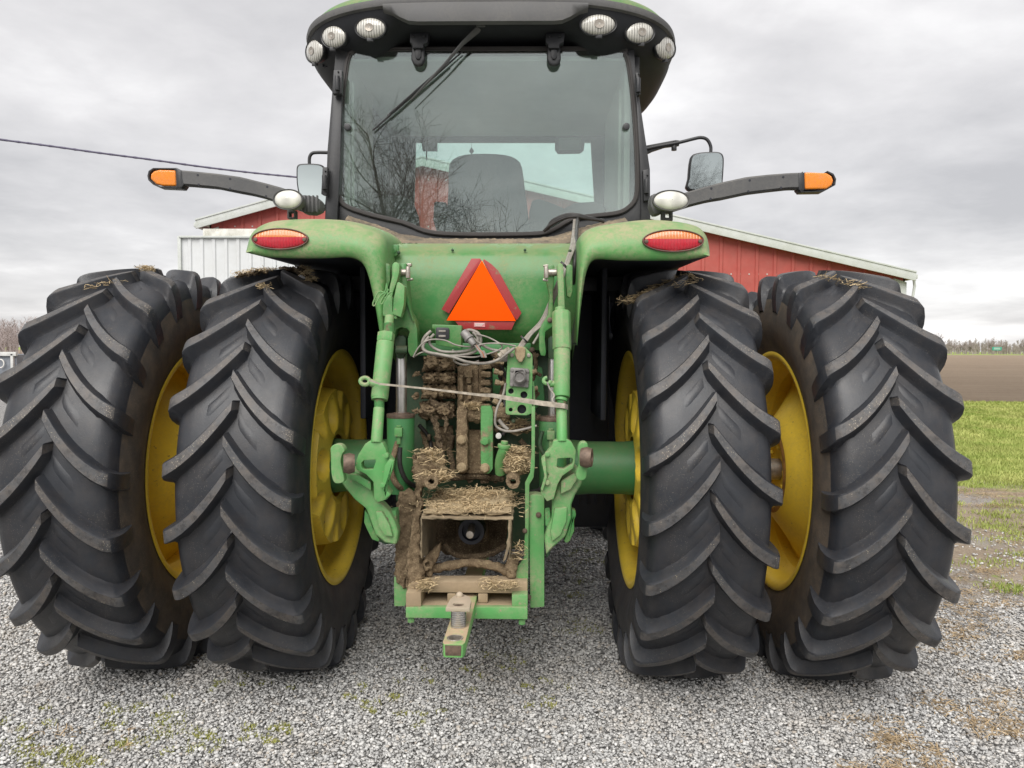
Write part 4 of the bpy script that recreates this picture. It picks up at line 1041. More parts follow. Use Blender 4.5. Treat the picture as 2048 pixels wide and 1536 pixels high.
# drawbar
A0, A1 = atz(884, 1289, .60), atz(930, 1289, .60); B0, B1 = atz(926, 1188, .60), atz(958, 1188, .60)
ze = .575
A0, A1 = atz(884, 1289, ze), atz(929, 1289, ze); B0, B1 = atz(921, 1190, ze), atz(950, 1190, ze)
dv = (B0+B1)/2-(A0+A1)/2; far = (A0+A1)/2+dv*2.6; hwv = (A1-A0)/2; hn = hwv.length
side = Vector((dv.y, -dv.x, 0)).normalized()*hn; c0 = (A0+A1)/2
hole = [c0+dv.normalized()*.062+Vector((math.cos(t)*.024, math.sin(t)*.024, 0)) for t in [2*PI*i/28 for i in range(28)]]
ct = (c0-side*.82, c0-side+dv.normalized()*.02, far-side, far+side, c0+side+dv.normalized()*.02, c0+side*.82)
mb = MB(); mb.prism(ct, (0, 0, -.048), .003, holes=[hole]); db = mb.build('drawbar', paint('scraped green drawbar', (.12, .38, .10), .5, 1.3, (.40, .30, .19), 1.0, chips=(.24, .15, .10)), T)
u_ = dv.normalized(); hc = c0+u_*.062
mb = MB(); mb.lathe([(-.046, .0235), (.002, .0235), (.002, .030), (-.0005, .031)], hc, (0, 0, 1), 36, closed=True); mb.build('hole_bushing', 'steel', db)
mb = MB(); e0 = c0-u_*.001; mb.prism([e0-side*.74+Vector((0, 0, -.002)), e0+side*.74+Vector((0, 0, -.002)), e0+side*.70+Vector((0, 0, -.040)), e0-side*.70+Vector((0, 0, -.040))], -u_*.002, .001); mb.build('worn_end_face', 'rustpin', db)
# washers and hammer strap
w0 = c0+u_*.235
q1 = atz(917, 1253, ze)
w0 = Vector((q1.x, q1.y, ze))
mb = MB()
for k in range(8): mb.cyl(w0+Vector((0, 0, k*.0085)), w0+Vector((0, 0, k*.0085+.0075)), .030+random.uniform(-.001, .001), n=32, bev=.0012)
mb.cyl(w0, w0+Vector((0, 0, .075)), .025, n=24); mb.build('washer_stack', 'chrome', db)
zs = ze+.070; cS = w0+Vector((0, .012, 0)); hs = .046
S = [(-.046, -.05), (.046, -.05), (.046, .03), (.035, .085), (.0, .12), (-.025, .10), (-.04, .05)]
hl = [cS+Vector((math.cos(t)*.021, -.008+math.sin(t)*.021, zs-ze)) for t in [2*PI*i/24 for i in range(24)]]
mb = MB(); mb.prism([cS+Vector((x, y, zs-ze)) for x, y in S], (0, 0, .016), .003, holes=[hl]); mb.ball(cS+Vector((-.005, .085, zs-ze+.02)), .015)
mb.build('hammer_strap', paint('pale worn strap plate', (.35, .30, .22), .5, .6, (.42, .32, .24), .5), db)
mb = MB(); mb.cyl(cS+Vector((0, -.008, zs-ze+.002)), cS+Vector((0, -.008, zs-ze+.010)), .021, n=24); mb.build('rusty_pin', 'rustpin', db)

# ---- remote valves caked with mud
yv = -.54
mb = MB()
for (v0, v1, w0_, w1_) in ((712, 742, 846, 908), (744, 768, 845, 910), (770, 798, 842, 912), (804, 838, 838, 908)):
    mb.uv([(w0_, v0+4), (w0_+6, v0), (w1_-6, v0), (w1_, v0+4), (w1_, v1), (w0_, v1)], yv+.06, .1, .008)
    for du in (.27, .73):
        cx = w0_+(w1_-w0_)*du; q = at(cx, (v0+v1)/2+2, yv+.03); mb.ball(q, .036, 3, (1.0, .8, .5))
        q = at(cx+(4 if du < .5 else -4), (v0+v1)/2-4, yv+.03); mb.ball(q, .030, 3, (.9, .8, .4))
for (u, v) in ((833, 748), (832, 793), (834, 822)): mb.ball(at(u, v, yv+.04), .018, 3, (1.2, .8, .8))
mb.lump(.008, .011, 62, 11, 4); mb.build('remote_valve', 'mud', T, ang=85)
mb = MB()
mb.tube([at(u, v, yv) for u, v in ((868, 832), (874, 860), (880, 890), (885, 925), (886, 955))], [.018, .017, .017, .016, .015], 12, sm=4)
mb.tube([at(u, v, yv+.02) for u, v in ((890, 832), (894, 850), (888, 868))], [.013, .012, .008], 10, sm=4)
mb.tube([at(u, v, yv+.03) for u, v in ((858, 800), (880, 815), (900, 812))], .02, 10, sm=4)
mb.lump(.008, .009, 70, 4); mb.build('mud_caked_hose', 'muddark', T, ang=85)
mb = MB()
mb.uv([(914, 735), (936, 720), (958, 735), (958, 820), (914, 820)], yv+.07, .08, .01)
for (u0, u1, v0, v1) in ((928, 946, 738, 756), (932, 942, 756, 768), (918, 926, 750, 800), (934, 944, 770, 800)): mb.uv([(u0, v0), (u1, v0), (u1, v1), (u0, v1)], yv+.03, .05, .006)
for k in range(6): mb.uv([(962, 727+k*16), (981, 728+k*16), (983, 739+k*16), (960, 739+k*16)], yv+.02, .09, .007)
mb.uv([(958, 724), (970, 724), (970, 822), (956, 822)], yv+.06, .05, .004)
mb.lump(.012, .004, 50, 9, 3); mb.build('valve_block', 'mudlight' if False else 'mud', T, ang=60)
# top link bracket
mb = MB()
mb.uv([(912, 818), (918, 814), (932, 814), (936, 820), (936, 940), (930, 950), (975, 950), (985, 940), (985, 880), (960, 880), (958, 870), (958, 850), (936, 850)] if False else [(912, 860), (985, 860), (985, 938), (978, 948), (918, 948), (912, 940)], -.46, .05, .006)
mb.uv([(913, 818), (918, 812), (930, 812), (934, 818), (936, 940), (930, 947), (918, 947), (912, 940)], -.55, .10, .008)
mb.lathe([(0, .036), (.10, .040), (.22, .036)], at(925, 828, -.50), (1, 0, 0), 24)
mb.uv([(838, 862), (905, 850), (908, 900), (850, 905)], -.40, .05, .01)
mb.lump(.011, .005, 55, 12); tb = mb.build('top_link_bracket', 'mud', T, ang=75)
mb = MB()
mb.uv([(961, 812), (982, 812), (986, 822), (986, 938), (978, 948), (966, 948), (961, 938)], -.55, .10, .008); mb.build('bracket_plate', 'muddygreen', tb)
for (u, v) in ((923, 880), (970, 882), (923, 935), (970, 936)):
    q = at(u, v, -.555); mb = MB(); mb.cyl(q-Vector((0, .014, 0)), q+Vector((0, .01, 0)), .0185, n=6); mb.cyl(q-Vector((0, .004, 0)), q+Vector((0, .012, 0)), .022, n=20); mb.build('bracket_bolt', 'mudlight' if (u, v) != (970, 882) else 'muddygreen', tb)
# dark hydraulic clutter
mb = MB(); random.seed(5)
for pts, y in ((((980, 725), (1000, 740), (1010, 760), (1000, 800)), -.46), (((985, 790), (1000, 810), (1008, 840), (990, 862)), -.48), (((1000, 830), (1012, 850), (1040, 860), (1060, 850)), -.5), (((985, 705), (1000, 715), (1015, 712)), -.5),
               (((905, 870), (898, 900), (906, 930), (900, 950)), -.42), (((862, 940), (900, 955), (950, 952), (1000, 958)), -.44), (((1068, 705), (1072, 730), (1066, 760)), -.42), (((1040, 880), (1055, 900), (1062, 940)), -.46)):
    mb.tube([at(u, v, y) for u, v in pts], random.uniform(.009, .016), 8, sm=4)
for _ in range(22):
    u, v = random.choice(((random.uniform(985, 1012), random.uniform(715, 850)), (random.uniform(840, 905), random.uniform(850, 900)), (random.uniform(1064, 1078), random.uniform(700, 860)), (random.uniform(900, 1010), random.uniform(950, 962))))
    mb.box(at(u, v, -.42), (random.uniform(.015, .04), .03, random.uniform(.015, .04)), Matrix.Rotation(random.uniform(0, 3), 3, 'Y').to_4x4(), bev=.004)
mb.build('hydraulic_line', 'muddark', T)
mb = MB(); mb.uv([(1010, 862), (1062, 862), (1062, 985), (1015, 985), (1008, 950)], -.40, .10, .01)
for c_ in ((700, 20), (705, 75)): 
    q = at(*C3(c_)[0], -.415); mb.cyl(q, q+Vector((0, .02, 0)), .014, n=6)
mb.uv(C3((680, 30), (740, 30), (740, 190), (690, 190)), -.40, .04, .006)
mb.build('hitch_housing', 'green_shaded', T)
mb = MB(); q = at(997, 872, -.53); mb.cyl(q, q+Vector((0, .02, 0)), .0135, n=20); mb.build('sight_gauge', 'white', T)
# filler neck
mb = MB(); P_ = [at(1001, 946, -.56), at(1000, 930, -.58), at(1002, 915, -.60), at(1007, 900, -.62), at(1008, 894, -.62)]
mb.tube(P_, [.024, .024, .023, .023, .023], 20, sm=4)
fn = mb.build('filler_neck', 'green_link', T)
mb = MB(); q = at(1008, 893, -.62); ax = Vector((.12, -.08, 1)).normalized(); mb.cyl(q-ax*.008, q+ax*.010, .029, n=28, bev=.004); mb.cyl(q+ax*.01, q+ax*.026, .016, n=20, bev=.004); mb.build('filler_cap', 'green_link', fn)
# outlet box and socket plate
mb = MB(); mb.uv(C2((582, 682), (822, 690), (818, 878), (612, 850), (605, 720), (582, 715)), -.60, .08, .004)
ob = mb.build('outlet_box', 'green', T)
mb = MB(); mb.uv(C2((612, 712), (625, 705), (712, 708), (722, 720), (722, 795), (712, 803), (620, 798), (610, 788)), -.607, .012, .004)
mb.build('socket', 'black', ob)
mb = MB()
for v0 in (728, 768): mb.uv(C2((635, v0), (692, v0), (692, v0+17), (635, v0+17)), -.611, .008, .002)
mb.build('terminal', 'cable', ob)
mb = MB()
Hs = [ellipse(C2((1220, 1222))[0], 5.5, 5.5, 18), ellipse(C2((1325, 1252))[0], 7, 7, 18), ellipse(C2((1218, 1372))[0], 4, 4, 14), ellipse(C2((1308, 1368))[0], 9, 9, 20)]
mb.uv(C2((1258, 860), (1330, 862), (1392, 925), (1395, 960), (1392, 1400), (1345, 1418), (1190, 1412), (1176, 1395), (1180, 1180), (1192, 960), (1195, 925)), -.62, .012, .002, holes=Hs)
sp = mb.build('socket_plate', 'green_link', T)
mb = MB(); mb.uv(C2((1170, 1180), (1400, 1180), (1395, 1415), (1180, 1415)), -.59, .02, .002); mb.build('plate_backing', 'darkvoid', sp)
mb = MB(); mb.uv(C2((1212, 1040), (1225, 1030), (1360, 1040), (1370, 1055), (1362, 1195), (1210, 1180)), -.635, .02, .006)
q = at(*C2((1290, 1105))[0], -.64); mb.lathe([(0, .0), (0, .027), (-.02, .030), (-.026, .022), (-.02, .016), (-.02, 0)], q, (0, 1, 0), 28)
mb.uv(C2((1250, 1050), (1330, 1045), (1345, 1090), (1325, 1080), (1320, 1060), (1262, 1062), (1258, 1090), (1245, 1085)), -.665, .03, .004)
for c_ in ((1228, 1052), (1355, 1060), (1225, 1170), (1352, 1130)): q = at(*C2(c_)[0], -.64); mb.cyl(q, q+Vector((0, .01, 0)), .008, n=12)
mb.build('round_socket', 'socket', sp)
mb = MB(); mb.uv(C2((1252, 872), (1275, 860), (1318, 862), (1340, 880), (1335, 940), (1312, 985), (1290, 990), (1265, 960), (1250, 915)), -.65, .03, .008, seg=3); mb.build('socket_cover', 'mudlight', sp)
mb = MB()
for c_ in ((1228, 930), (1365, 932)): q = at(*C2(c_)[0], -.628); mb.cyl(q, q+Vector((0, .01, 0)), .009, n=14)
mb.build('plate_screw', 'steel', sp)
# cables
def cable(uvs, y, r, name='cable', mat='cable', sm=6):
    mb = MB(); P_ = [at(p[0], p[1], (p[2] if len(p) > 2 else y)) for p in uvs]; mb.tube(P_, r, 8, sm=sm); return mb.build(name, mat, T, ang=60)
k2 = lambda *p: C2(*p)
cable(k2((575, 735), (520, 790), (505, 860), (560, 915), (680, 935), (820, 930), (930, 900), (975, 830), (960, 760), (900, 730), (855, 735), (830, 760)), -.64, .0075)
cable(k2((600, 760), (560, 810), (580, 860), (660, 900), (780, 905), (880, 890), (940, 850), (950, 790), (910, 745)), -.645, .0065)
cable(k2((560, 780), (510, 850), (530, 900), (640, 925), (760, 950), (860, 985), (980, 998), (1090, 980), (1170, 930), (1250, 870)), -.66, .007)
cable(k2((430, 945), (480, 860), (560, 808), (680, 810), (780, 850), (900, 862), (1020, 838), (1150, 838), (1260, 858)), -.665, .0035)
cable(k2((940, 760), (1030, 785), (1110, 825), (1150, 860), (1110, 895), (1000, 930), (900, 948), (700, 930), (520, 905), (430, 948)), -.655, .0035)
cable(k2((880, 760), (960, 830), (1050, 880), (1140, 895), (1200, 890)), -.65, .006)
mb = MB(); a, b = at(*C2((838, 745))[0], -.66), at(*C2((925, 850))[0], -.69); mb.cyl(a, a.lerp(b, .5), .020, n=20); mb.cyl(a.lerp(b, .45), a.lerp(b, .58), .023, n=20); mb.cyl(a.lerp(b, .55), b, .017, .012, n=20); mb.build('cable_plug', 'socket', T)
for i in range(5):
    cable(k2((925+i*6, 850), (950+i*8, 885+i*3), (975+i*7, 920-i*5), (985+i*9, 950)), -.69+.002*i, .0028, 'stripped_wire', 'cable' if i != 2 else plain('red wire', (.4, .12, .06), .5))
random.seed(3)
for i in range(5):
    o_ = i*2.2-4; ys_ = -.46-.008*i
    cable([(1152+o_, 440, .1), (1150+o_, 462, -.05), (1146+o_, 490, -.30), (1136+o_*.8, 520, -.46), (1120+o_, 560, -.5), (1104+o_, 600, ys_), (1088+o_*1.2+random.uniform(-2, 2), 640, ys_), (1060+o_*.9, 668, ys_), (1042+o_, 692, -.55), (1026, 712-o_, -.6), (1008-i*3, 722, -.62)], ys_, .0062 if i % 2 else .005)
cable([(1066, 688, -.56), (1085, 655, -.53), (1098, 615, -.52), (1100, 590, -.5)], 0, .006)
mb = MB()
for t in (.3, .55): q = at(1048 if t < .5 else 1128, 678 if t < .5 else 530, -.56); mb.lathe([(-.004, .018), (-.004, .021), (.004, .021), (.004, .018)], q, (.7, 0, .7), 16, closed=True)
mb.build('cable_tie', 'hose', T)
for i in range(3):
    cable([(1088+i*4, 462-i*2, .17), (1104, 448-i*3, .14), (1130, 436-i*3, .12), (1152, 433-i*2, .1), (1180, 438-i, .12), (1208, 441+i, .15)], .1, .009, 'cab_hose', 'hose')
cable([(1155, 437, .1), (1153, 470, -.15), (1150, 520, -.42), (1146, 580, -.36), (1148, 620, -.3)], 0, .009, 'cab_hose', 'hose')
cable(C10((955, 570), (930, 680), (880, 790), (860, 890), (870, 960), (940, 1000), (1020, 1005), (1130, 985), (1235, 955)), -.62, .0058)
cable(C10((890, 900), (930, 950), (975, 990)), -.6, .009)
mb = MB(); a, b = at(*C10((890, 330))[0], -.66), at(*C10((990, 262))[0], -.64); mb.cyl(a, b, .013, n=16); mb.cyl(a.lerp(b, .3), a.lerp(b, .5), .016, n=16); mb.build('cable_joint', 'strap', T)
cable([(800, 862, -.56), (791, 900, -.58), (782, 930, -.6), (786, 955, -.6), (800, 975, -.58), (828, 984, -.5)], 0, .014, 'hydraulic_hose', 'mud')
cable([(800, 895, -.62), (800, 930, -.62), (812, 960, -.6), (830, 972, -.55)], 0, .011, 'hydraulic_hose', 'hose')
cable([(1085, 862, -.60), (1080, 890, -.60), (1092, 915, -.6), (1112, 940, -.6)], 0, .010, 'hydraulic_hose', 'green_shaded')
cable([(1060, 985, -.55), (1080, 980, -.6), (1092, 960, -.62)], 0, .012, 'hydraulic_hose', 'hose')
# loose twine hooks on right link
mb = MB(); mb.tube([ipos(u, v)+Vector((0, -.03, 0)) for u, v in ((1094, 764), (1100, 778), (1108, 790), (1104, 800), (1114, 810))], .004, 6, sm=4); mb.build('twine', 'cable', T)

def bolts(spec, mat, name='bolt', n=6):
    for (u, v, y, r) in spec:
        mb = MB(); q = at(u, v, y); mb.cyl(q-Vector((0, .008, 0)), q+Vector((0, .006, 0)), r, n=n, bev=.001); mb.cyl(q-Vector((0, .001, 0)), q+Vector((0, .008, 0)), r*1.35, n=18, bev=.001); mb.build(name, mat, T)
bolts([(1050, 1062, -.745, .008), (1057, 1195, -.745, .009), (1077, 1030, -.725, .009), (770, 1040, -.885, .010), (1064, 700, -.41, .010), (1050, 698, -.41, .008), (842, 698, -.41, .008), (805, 620, -.605, .009), (1100, 640, -.605, .009)], 'rustpin')
bolts([(700, 700, -.4, .001)] and [(797, 505, -.40, .006), (1140, 502, -.40, .006), (905, 500, -.365, .005), (1050, 500, -.365, .005), (1027, 842, -.585, .007)], 'green_shaded')
for (u0, v0, u1, v1, y) in ((986, 722, 1008, 726, -.5), (988, 742, 1006, 748, -.5), (990, 764, 1008, 768, -.5), (986, 800, 1006, 812, -.5), (1064, 745, 1074, 742, -.46), (1066, 778, 1076, 776, -.46)):
    mb = MB(); a, b = at(u0, v0, y), at(u1, v1, y); mb.cyl(a, a.lerp(b, .45), .014, n=6); mb.cyl(a.lerp(b, .4), b, .010, n=14); mb.cyl(a.lerp(b, .7), a.lerp(b, .9), .013, n=6); mb.build('hose_coupler', 'mudlight', T)
cable([(1000, 725, -.5), (1012, 760, -.46), (1008, 800, -.45), (1016, 840, -.5), (1006, 870, -.5)], 0, .009, 'hydraulic_hose', 'hose')
cable([(985, 712, -.5), (996, 718, -.5), (1004, 735, -.47), (998, 770, -.45)], 0, .008, 'hydraulic_hose', 'hose')
cable([(838, 850, -.42), (860, 880, -.4), (858, 920, -.42), (840, 950, -.45)], 0, .010, 'hydraulic_hose', 'hose')
cable([(905, 700, -.6), (915, 712, -.58), (908, 722, -.57), (930, 730, -.56), (958, 722, -.55)], 0, .005)
# oblong stiffening ribs on the draft links
mb = MB(); mb.uv(C3((215, 375), (290, 385), (360, 425), (362, 480), (300, 440), (225, 400)), -.905, .03, .008); mb.uv(C3((385, 600), (425, 600), (470, 680), (490, 750), (440, 745), (405, 690)), -.90, .03, .008); mb.build('link_rib', 'green_link', T)
mb = MB(); mb.uv(C3((1480, 420), (1560, 370), (1585, 400), (1540, 470), (1480, 500)), -.905, .03, .008); mb.uv(C3((1445, 580), (1520, 575), (1515, 660), (1480, 740), (1430, 780), (1420, 720)), -.90, .03, .008); mb.build('link_rib', 'green_link', T)

# ---- strap tied across (a thing of its own)
mb = MB(); Sp = [(738, 760, -.90, 1.6), (760, 768, -.90, 2.0), (860, 778, -.885, 1.8), (960, 790, -.88, 2.6), (985, 791, -.88, 3.8), (1020, 797, -.885, 4.6), (1080, 806, -.89, 5.0), (1130, 812, -.905, 5.0), (1136, 815, -.86, 5)]
top_ = resample([at(u, v-w, y) for u, v, y, w in Sp], 70); bot_ = resample([at(u, v+w, y) for u, v, y, w in Sp], 70)
off = Vector((0, .004, 0)); rows = []
for a, b in zip(top_, bot_): rows.append([a, b, b+off, a+off])
mb.rows(rows, closed=True); 
st = mb.build('strap', 'strap', None, ang=40)
tag(st, 'frayed grey strap stretched across the hitch between the two lift links', 'strap')

# ---- straw (stuff)
M['straw'] = plain('dry straw', (.47, .36, .21), .8, var=.35, scale=70)
M['deadstraw'] = plain('flattened dead straw', (.40, .30, .18), .9, var=.4, scale=60)
def straw(name, label, spots, parent=None, mat='straw'):
    vs, fs = [], []
    rnd = random.Random(hash(name) % 1000 if False else len(name)*7)
    for (c, ex, nrm, cnt, ln) in spots:
        c = Vector(c); ex = Vector(ex)
        for _ in range(cnt):
            p = c+Vector((rnd.gauss(0, .45)*ex.x, rnd.gauss(0, .45)*ex.y, rnd.uniform(-.3, 1)*ex.z))
            l = ln*rnd.uniform(.35, 1.25); az = rnd.uniform(0, 2*PI); el = rnd.gauss(0, .28)
            d = Vector((math.cos(az)*math.cos(el), math.sin(az)*math.cos(el), math.sin(el))); w = rnd.uniform(.0009, .0021)
            sd = d.cross(Vector((rnd.gauss(0, .5), rnd.gauss(0, .5), 1))).normalized()*w; bend = Vector((rnd.gauss(0, 1), rnd.gauss(0, 1), rnd.gauss(0, .6)))*l*.2; th = d.cross(sd).normalized()*w*.8
            i0 = len(vs)
            for k in range(4):
                t = k/3-.5; q = p+d*l*t+bend*(1-4*t*t)
                vs += [q-sd, q+th, q+sd]
            for k in range(3):
                a = i0+k*3
                fs += [(a, a+1, a+4, a+3), (a+1, a+2, a+5, a+4), (a+2, a, a+3, a+5)]
    me = bpy.data.meshes.new(name); me.from_pydata([tuple(v) for v in vs], [], fs); me.materials.append(M[mat])
    o = bpy.data.objects.new(name, me); COL.objects.link(o); tag(o, label, 'straw', kind='stuff'); return o
zsh = at(*C3((925, 636))[0], -.88).z
straw('straw', 'chopped straw lying on the shield and ledges of the hitch', [
    ((-.02, -.70, zsh+.025), (.22, .20, .012), 0, 1500, .045), ((-.02, -.60, zsh+.045), (.2, .1, .02), 0, 500, .05),
    (at(1033, 915, -.60), (.07, .06, .05), 0, 420, .045), (at(1035, 935, -.66), (.06, .06, .05), 0, 250, .04), (at(862, 920, -.68), (.07, .06, .05), 0, 300, .04), (at(880, 955, -.74), (.07, .06, .03), 0, 160, .05),
    (at(850, 1172, -.82), (.05, .05, .03), 0, 120, .04), (at(985, 1172, -.82), (.06, .05, .025), 0, 90, .04), (at(1022, 1172, -.84), (.04, .03, .02), 0, 60, .035), (at(1040, 1110, -.80), (.03, .03, .06), 0, 60, .03),
    (at(945, 815, -.54), (.04, .03, .02), 0, 120, .04), (at(1035, 855, -.50), (.07, .03, .04), 0, 160, .04)])
mb = MB()
mb.prism([Vector(p) for p in ((-.20, -.86, zsh+.008), (.175, -.86, zsh+.008), (.17, -.52, zsh+.04), (-.17, -.52, zsh+.04))], (0, 0, .014), .005)
for u, v, y, r, sc_ in ((1033, 925, -.58, .085, (1, .6, .8)), (862, 935, -.66, .08, (1, .6, .6)), (1035, 855, -.47, .08, (1, .4, .45)), (850, 1174, -.78, .03, (1.6, 1, .4)), (1000, 1174, -.78, .03, (2, 1, .35))):
    mb.ball(at(u, v, y), r, 3, sc_)
mb.lump(.012, .014, 30, 21, 3)
o = mb.build('packed_mud', 'mudlight', None, ang=85); tag(o, 'tan mud and chaff packed on the shield of the hitch', 'mud', kind='stuff')

def tyre_top(x, ph): # point on a tyre crown at angle (deg) up from straight back
    return Vector((x, -RO*math.cos(R(ph)), ZA+RO*math.sin(R(ph))))
spots = []
for x0, x1, ph0, ph1, cnt in ((-.92, -.80, 83, 66, 150), (-1.05, -1.16, 78, 70, 130), (-1.0, -.98, 62, 60, 40), (-1.65, -1.75, 76, 84, 110), (-1.70, -1.8, 64, 60, 30), (1.62, 1.75, 70, 62, 60), (1.02, .9, 66, 62, 30)):
    for k in range(6):
        t = k/5; q = tyre_top(x0+(x1-x0)*t, ph0+(ph1-ph0)*t); spots.append((q, (.035, .03, .012), 0, cnt//6, .05))
q0 = at(1256, 600, -.45); q1 = at(1375, 552, -.3)
for k in range(10): spots.append((q0.lerp(q1, k/9)+Vector((0, 0, -.004)), (.03, .03, .014), 0, 26, .06))
straw('loose_straw', 'wisps of dry straw and mud caught on top of the rear tyres', spots)
mb = MB()
for x0, x1, ph0, ph1 in ((-.95, -.80, 80, 66), (-1.04, -.92, 84, 78), (-1.05, -1.17, 76, 68)):
    P_ = [tyre_top(x0+(x1-x0)*t/5, ph0+(ph1-ph0)*t/5) for t in range(6)]; mb.tube(P_, [.006, .016, .018, .014, .016, .005], 8, sm=3, flat=.7)
P_ = [q0.lerp(q1, t/5)+Vector((0, 0, -.012)) for t in range(6)]; mb.tube(P_, [.006, .012, .014, .018, .018, .01], 8, sm=3)
mb.lump(.008, .014, 60, 33); o = mb.build('tyre_mud', 'muddark', None, ang=85); tag(o, 'dark mud stuck on the lugs at the top of the inner tyres', 'mud', kind='stuff')

#==SETTING==
# ------------------------------------------------------------------ ground
mt, nt, out = new_mat('yard ground')
g = N(nt, 'ShaderNodeNewGeometry'); P = g.outputs['Position']; sx = N(nt, 'ShaderNodeSeparateXYZ'); L(nt, P, sx.inputs[0])
vo = N(nt, 'ShaderNodeTexVoronoi'); vo.inputs['Scale'].default_value = 48; L(nt, P, vo.inputs['Vector'])
ve = N(nt, 'ShaderNodeTexVoronoi'); ve.inputs['Scale'].default_value = 48; ve.feature = 'DISTANCE_TO_EDGE'; L(nt, P, ve.inputs['Vector'])
vs_ = N(nt, 'ShaderNodeSeparateColor'); L(nt, vo.outputs['Color'], vs_.inputs[0])
rmp = N(nt, 'ShaderNodeValToRGB'); L(nt, vs_.outputs[0], rmp.inputs[0]); e = rmp.color_ramp.elements
e[0].color = (.09, .09, .09, 1); e[1].color = (.62, .62, .61, 1)
for p_, c_ in ((.25, .28), (.5, .42), (.8, .52)): q = e.new(p_); q.color = (c_, c_*.99, c_*.97, 1)
edg = N(nt, 'ShaderNodeMapRange'); edg.inputs['From Max'].default_value = .12; L(nt, ve.outputs['Distance'], edg.inputs['Value'])
grav = mix(nt, edg.outputs[0], (.26, .25, .235), rmp.outputs[0])
mud = mix(nt, noise_fac(nt, 2.2, .35, .65, 8, .7, P), (.22, .17, .125), (.36, .29, .215))
mud = mix(nt, noise_fac(nt, 30, .5, .7, 6, .7, P), mud, (.46, .39, .28))
grs = mix(nt, noise_fac(nt, 1.3, .35, .65, 8, .7, P), (.20, .28, .05), (.32, .38, .09))
# masks
def mr(val, a, b):
    m_ = N(nt, 'ShaderNodeMapRange'); m_.inputs['From Min'].default_value = a; m_.inputs['From Max'].default_value = b; L(nt, val, m_.inputs['Value']); return m_.outputs[0]
nz = math_n(nt, 'MULTIPLY', math_n(nt, 'SUBTRACT', noise_fac(nt, .8, 0, 1, 7, .65, P), .5), 4.0)
X_, Y_ = sx.outputs['X'], sx.outputs['Y']
xm = mr(math_n(nt, 'ADD', X_, math_n(nt, 'MULTIPLY', nz, .35)), 2.5, 3.1)
mm = math_n(nt, 'MULTIPLY', mr(math_n(nt, 'ADD', Y_, nz), .8, 1.6), xm)
mm2 = math_n(nt, 'MULTIPLY', mr(math_n(nt, 'ADD', Y_, math_n(nt, 'MULTIPLY', nz, .35)), 23.5, 25), 1.0)
mm = math_n(nt, 'MAXIMUM', mm, mm2)
gm = math_n(nt, 'MULTIPLY', mr(math_n(nt, 'ADD', Y_, math_n(nt, 'MULTIPLY', nz, 1.2)), 5.1, 5.9), mr(X_, 2.8, 3.3))
gp = math_n(nt, 'MULTIPLY', noise_fac(nt, 1.6, .56, .64, 9, .75, P), mm)      # patches of grass in the mud
col = mix(nt, mm, grav, mud); col = mix(nt, gp, col, grs); col = mix(nt, math_n(nt, 'MAXIMUM', gm, mm2), col, grs)
wet = math_n(nt, 'MULTIPLY', math_n(nt, 'MULTIPLY', noise_fac(nt, 1.1, .50, .55, 3, .5, P), mm), math_n(nt, 'MULTIPLY', mr(Y_, 5.6, 4.8), mr(Y_, 2.0, 2.6)))
rgh = math_n(nt, 'SUBTRACT', .95, math_n(nt, 'MULTIPLY', wet, .85))
col = mix(nt, math_n(nt, 'MULTIPLY', wet, .6), col, (.10, .08, .06))
hgt = math_n(nt, 'ADD', math_n(nt, 'MULTIPLY', edg.outputs[0], math_n(nt, 'SUBTRACT', 1, mm)), math_n(nt, 'MULTIPLY', math_n(nt, 'MULTIPLY', noise_fac(nt, 14, 0, 1, 9, .75, P), mm), math_n(nt, 'SUBTRACT', 3, math_n(nt, 'MULTIPLY', wet, 3))))
bsdf(nt, out, col, rgh, bump=hgt, bdist=.012, spec=.35)
M['ground'] = mt
mb = MB(); s_ = 2500
mb.rows([[(-s_, -s_, 0), (s_, -s_, 0)], [(-s_, s_, 0), (s_, s_, 0)]]); 
for f in mb.bm.faces[:]: f.normal_flip() if f.normal.z < 0 else None
o = mb.build('ground', 'ground', None, flat=True); tag(o, kind='structure')
# ploughed field beyond the lawn
mt, nt, out = new_mat('bare ploughed soil')
g = N(nt, 'ShaderNodeNewGeometry'); P = g.outputs['Position']; mp = N(nt, 'ShaderNodeMapping'); mp.inputs['Scale'].default_value = (.12, 1.0, 1); L(nt, P, mp.inputs[0])
c = mix(nt, noise_fac(nt, .12, .3, .7, 6, .6, mp.outputs[0]), (.25, .19, .14), (.35, .27, .20))
c = mix(nt, noise_fac(nt, 1.6, .45, .7, 9, .8, mp.outputs[0]), c, (.38, .31, .225))
c = mix(nt, noise_fac(nt, 3.5, .55, .68, 9, .8, P), c, (.12, .085, .065))
bsdf(nt, out, c, .95, bump=noise_fac(nt, 3.0, 0, 1, 10, .8, P), bdist=.35, spec=.1)
M['soil'] = mt
def sheet(name, pts, z, mat, label=None):
    mb = MB(); vs = [mb.bm.verts.new((x, y, z)) for x, y in pts]; f = mb.bm.faces.new(vs); f.normal_update()
    if f.normal.z < 0: f.normal_flip()
    o = mb.build(name, mat, None, flat=True); tag(o, kind='structure'); return o
random.seed(4)
sheet('ploughed_field', [(12+k*.35, 21.6-k*.02+random.gauss(0, .16)) for k in range(60)]+[(60, 19.5), (700, 12), (700, 330), (-500, 330), (-500, 60), (13.0, 60)], .012, 'soil')
M['verge'] = plain('dry verge grass', (.26, .23, .10), .95, var=.3, scale=.05); M['asphalt'] = plain('pale road', (.42, .40, .37), .9, var=.05, scale=.1)
sheet('verge', [(-700, 330), (1200, 330), (1200, 380), (-700, 380)], .02, 'verge'); sheet('road', [(-700, 352), (1200, 352), (1200, 362), (-700, 362)], .05, 'asphalt')

